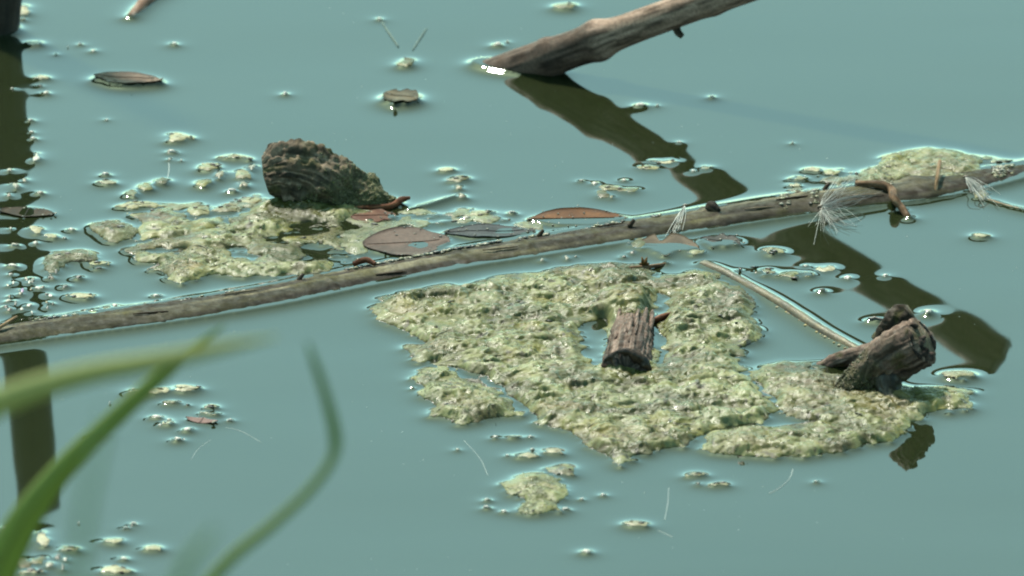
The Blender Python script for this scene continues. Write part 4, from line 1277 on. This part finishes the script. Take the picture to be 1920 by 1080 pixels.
G1, G2, G3 = lin(112, 136, 68), lin(134, 152, 96), lin(110, 138, 96)
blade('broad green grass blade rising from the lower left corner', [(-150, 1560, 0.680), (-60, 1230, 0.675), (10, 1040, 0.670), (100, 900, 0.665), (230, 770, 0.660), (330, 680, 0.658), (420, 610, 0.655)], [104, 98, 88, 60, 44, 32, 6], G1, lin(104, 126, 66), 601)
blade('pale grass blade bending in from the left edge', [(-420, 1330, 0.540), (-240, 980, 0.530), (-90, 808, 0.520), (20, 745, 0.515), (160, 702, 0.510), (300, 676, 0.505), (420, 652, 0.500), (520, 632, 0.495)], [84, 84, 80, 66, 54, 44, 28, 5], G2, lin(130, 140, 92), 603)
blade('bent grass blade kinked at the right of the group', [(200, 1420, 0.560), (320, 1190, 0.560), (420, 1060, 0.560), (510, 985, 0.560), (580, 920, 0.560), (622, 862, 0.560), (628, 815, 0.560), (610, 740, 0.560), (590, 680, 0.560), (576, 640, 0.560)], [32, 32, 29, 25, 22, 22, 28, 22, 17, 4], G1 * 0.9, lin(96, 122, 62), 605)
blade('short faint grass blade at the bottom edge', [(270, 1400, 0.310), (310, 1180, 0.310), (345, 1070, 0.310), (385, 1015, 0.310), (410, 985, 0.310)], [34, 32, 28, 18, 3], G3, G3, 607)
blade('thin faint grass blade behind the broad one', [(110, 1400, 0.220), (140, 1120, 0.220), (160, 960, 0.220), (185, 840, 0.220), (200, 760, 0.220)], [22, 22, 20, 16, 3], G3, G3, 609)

# ================================================================== WATER with its meniscus, and the near bank
h = np.where(np.isnan(HFIX), 0.0, HFIX)
fixed = ~np.isnan(HFIX)
kk = (GD / 0.0034) ** 2
for it in range(150):
    hn = h.copy()
    hn[1:-1, 1:-1] = (h[:-2, 1:-1] + h[2:, 1:-1] + h[1:-1, :-2] + h[1:-1, 2:]) / (4 + kk)
    hn[0, :] = 0; hn[-1, :] = 0; hn[:, 0] = 0; hn[:, -1] = 0
    h = np.where(fixed, HFIX, hn)
lw = LOW.copy()
for _ in range(2):
    e = lw.copy()
    e[1:, :] &= lw[:-1, :]; e[:-1, :] &= lw[1:, :]; e[:, 1:] &= lw[:, :-1]; e[:, :-1] &= lw[:, 1:]
    lw = e
h = np.where(lw, h - 0.0012, h)
h[0, :] = 0; h[-1, :] = 0; h[:, 0] = 0; h[:, -1] = 0
ny, nx = GXX.shape
qq = v3(GXX.ravel(), GYY.ravel())
edge = np.minimum.reduce([GXX - GX0, GX1 - GXX, GYY - GY0, GY1 - GYY]).ravel()
swell = 0.00022 * fbm(qq / np.array([0.30, 0.10, 1]), 900, 2) * sstep(0, 0.03, edge)
WV = np.stack([GXX.ravel(), GYY.ravel(), h.ravel() + swell], -1)
WF = grid_faces(ny, nx)
FAR = 900.0
n0 = len(WV)
outer = np.array([(-FAR, -FAR, 0), (FAR, -FAR, 0), (FAR, FAR, 0), (-FAR, FAR, 0)])
cor = [0, nx - 1, ny * nx - 1, (ny - 1) * nx]
WV = np.vstack([WV, outer])
ring = np.array([(n0, n0 + 1, cor[1], cor[0]), (n0 + 1, n0 + 2, cor[2], cor[1]), (n0 + 2, n0 + 3, cor[3], cor[2]), (n0 + 3, n0, cor[0], cor[3])])
water = put('water', WV, np.vstack([WF, ring]), M_water, None, base=np.zeros(3), kind='structure')

bx = np.linspace(-30, 30, 121); by = np.concatenate([np.linspace(-0.72, -3, 40), np.linspace(-3.5, -40, 30)])
BX, BY = np.meshgrid(bx, by)
bq = v3(BX.ravel(), BY.ravel())
bz = -0.06 + 0.16 * sstep(0, 1.2, -0.72 - BY.ravel()) + 0.03 * fbm(bq / 0.4, 950, 4) + 0.2 * sstep(3, 20, -BY.ravel())
put('bank', np.stack([BX.ravel(), BY.ravel(), bz], -1), grid_faces(len(by), len(bx))[:, ::-1].copy(), M_bank, None, base=np.zeros(3), kind='structure')

# loose fibres and stubby side shoots on the floating stem
for k, (x, L, sd) in enumerate([(420, 34, -.2), (705, 26, .5), (905, 30, .2), (1120, 22, -.3), (1395, 26, .3), (1455, 34, 0), (1590, 30, .4), (250, 30, .3)]):
    P = path_px([on_stem(x + t * L * 2.2, 0.6, sd + .12 * t) for t in (0, .25, .5, .75, 1)])
    v, f, A, S, r0 = tube(P, np.array([1.0, 1.8, 2.0, 1.6, .8]) * PX, 24, 7, 700 + k, bump=0.2)
    put('loose_fibre', v, f, M_wood, [lin(150, 140, 116), lin(74, 62, 46)][k % 2], parent=stem)
for k, (x, sd) in enumerate([(560, -.5), (1010, -.4), (1180, .1), (1545, -.5)]):
    a = np.array(on_stem(x, -2, sd))
    P = path_px([a, a + (5, -1, 7), a + (9, -2, 11)])
    v, f, A, S, r0 = tube(P, np.array([5, 4, 3]) * PX, 12, 10, 720 + k, bump=0.3)
    put('side_shoot', v, f, M_wood, lin(78, 68, 52), parent=stem)

for o in scene.objects:
    if '_base' in o:
        del o['_base']
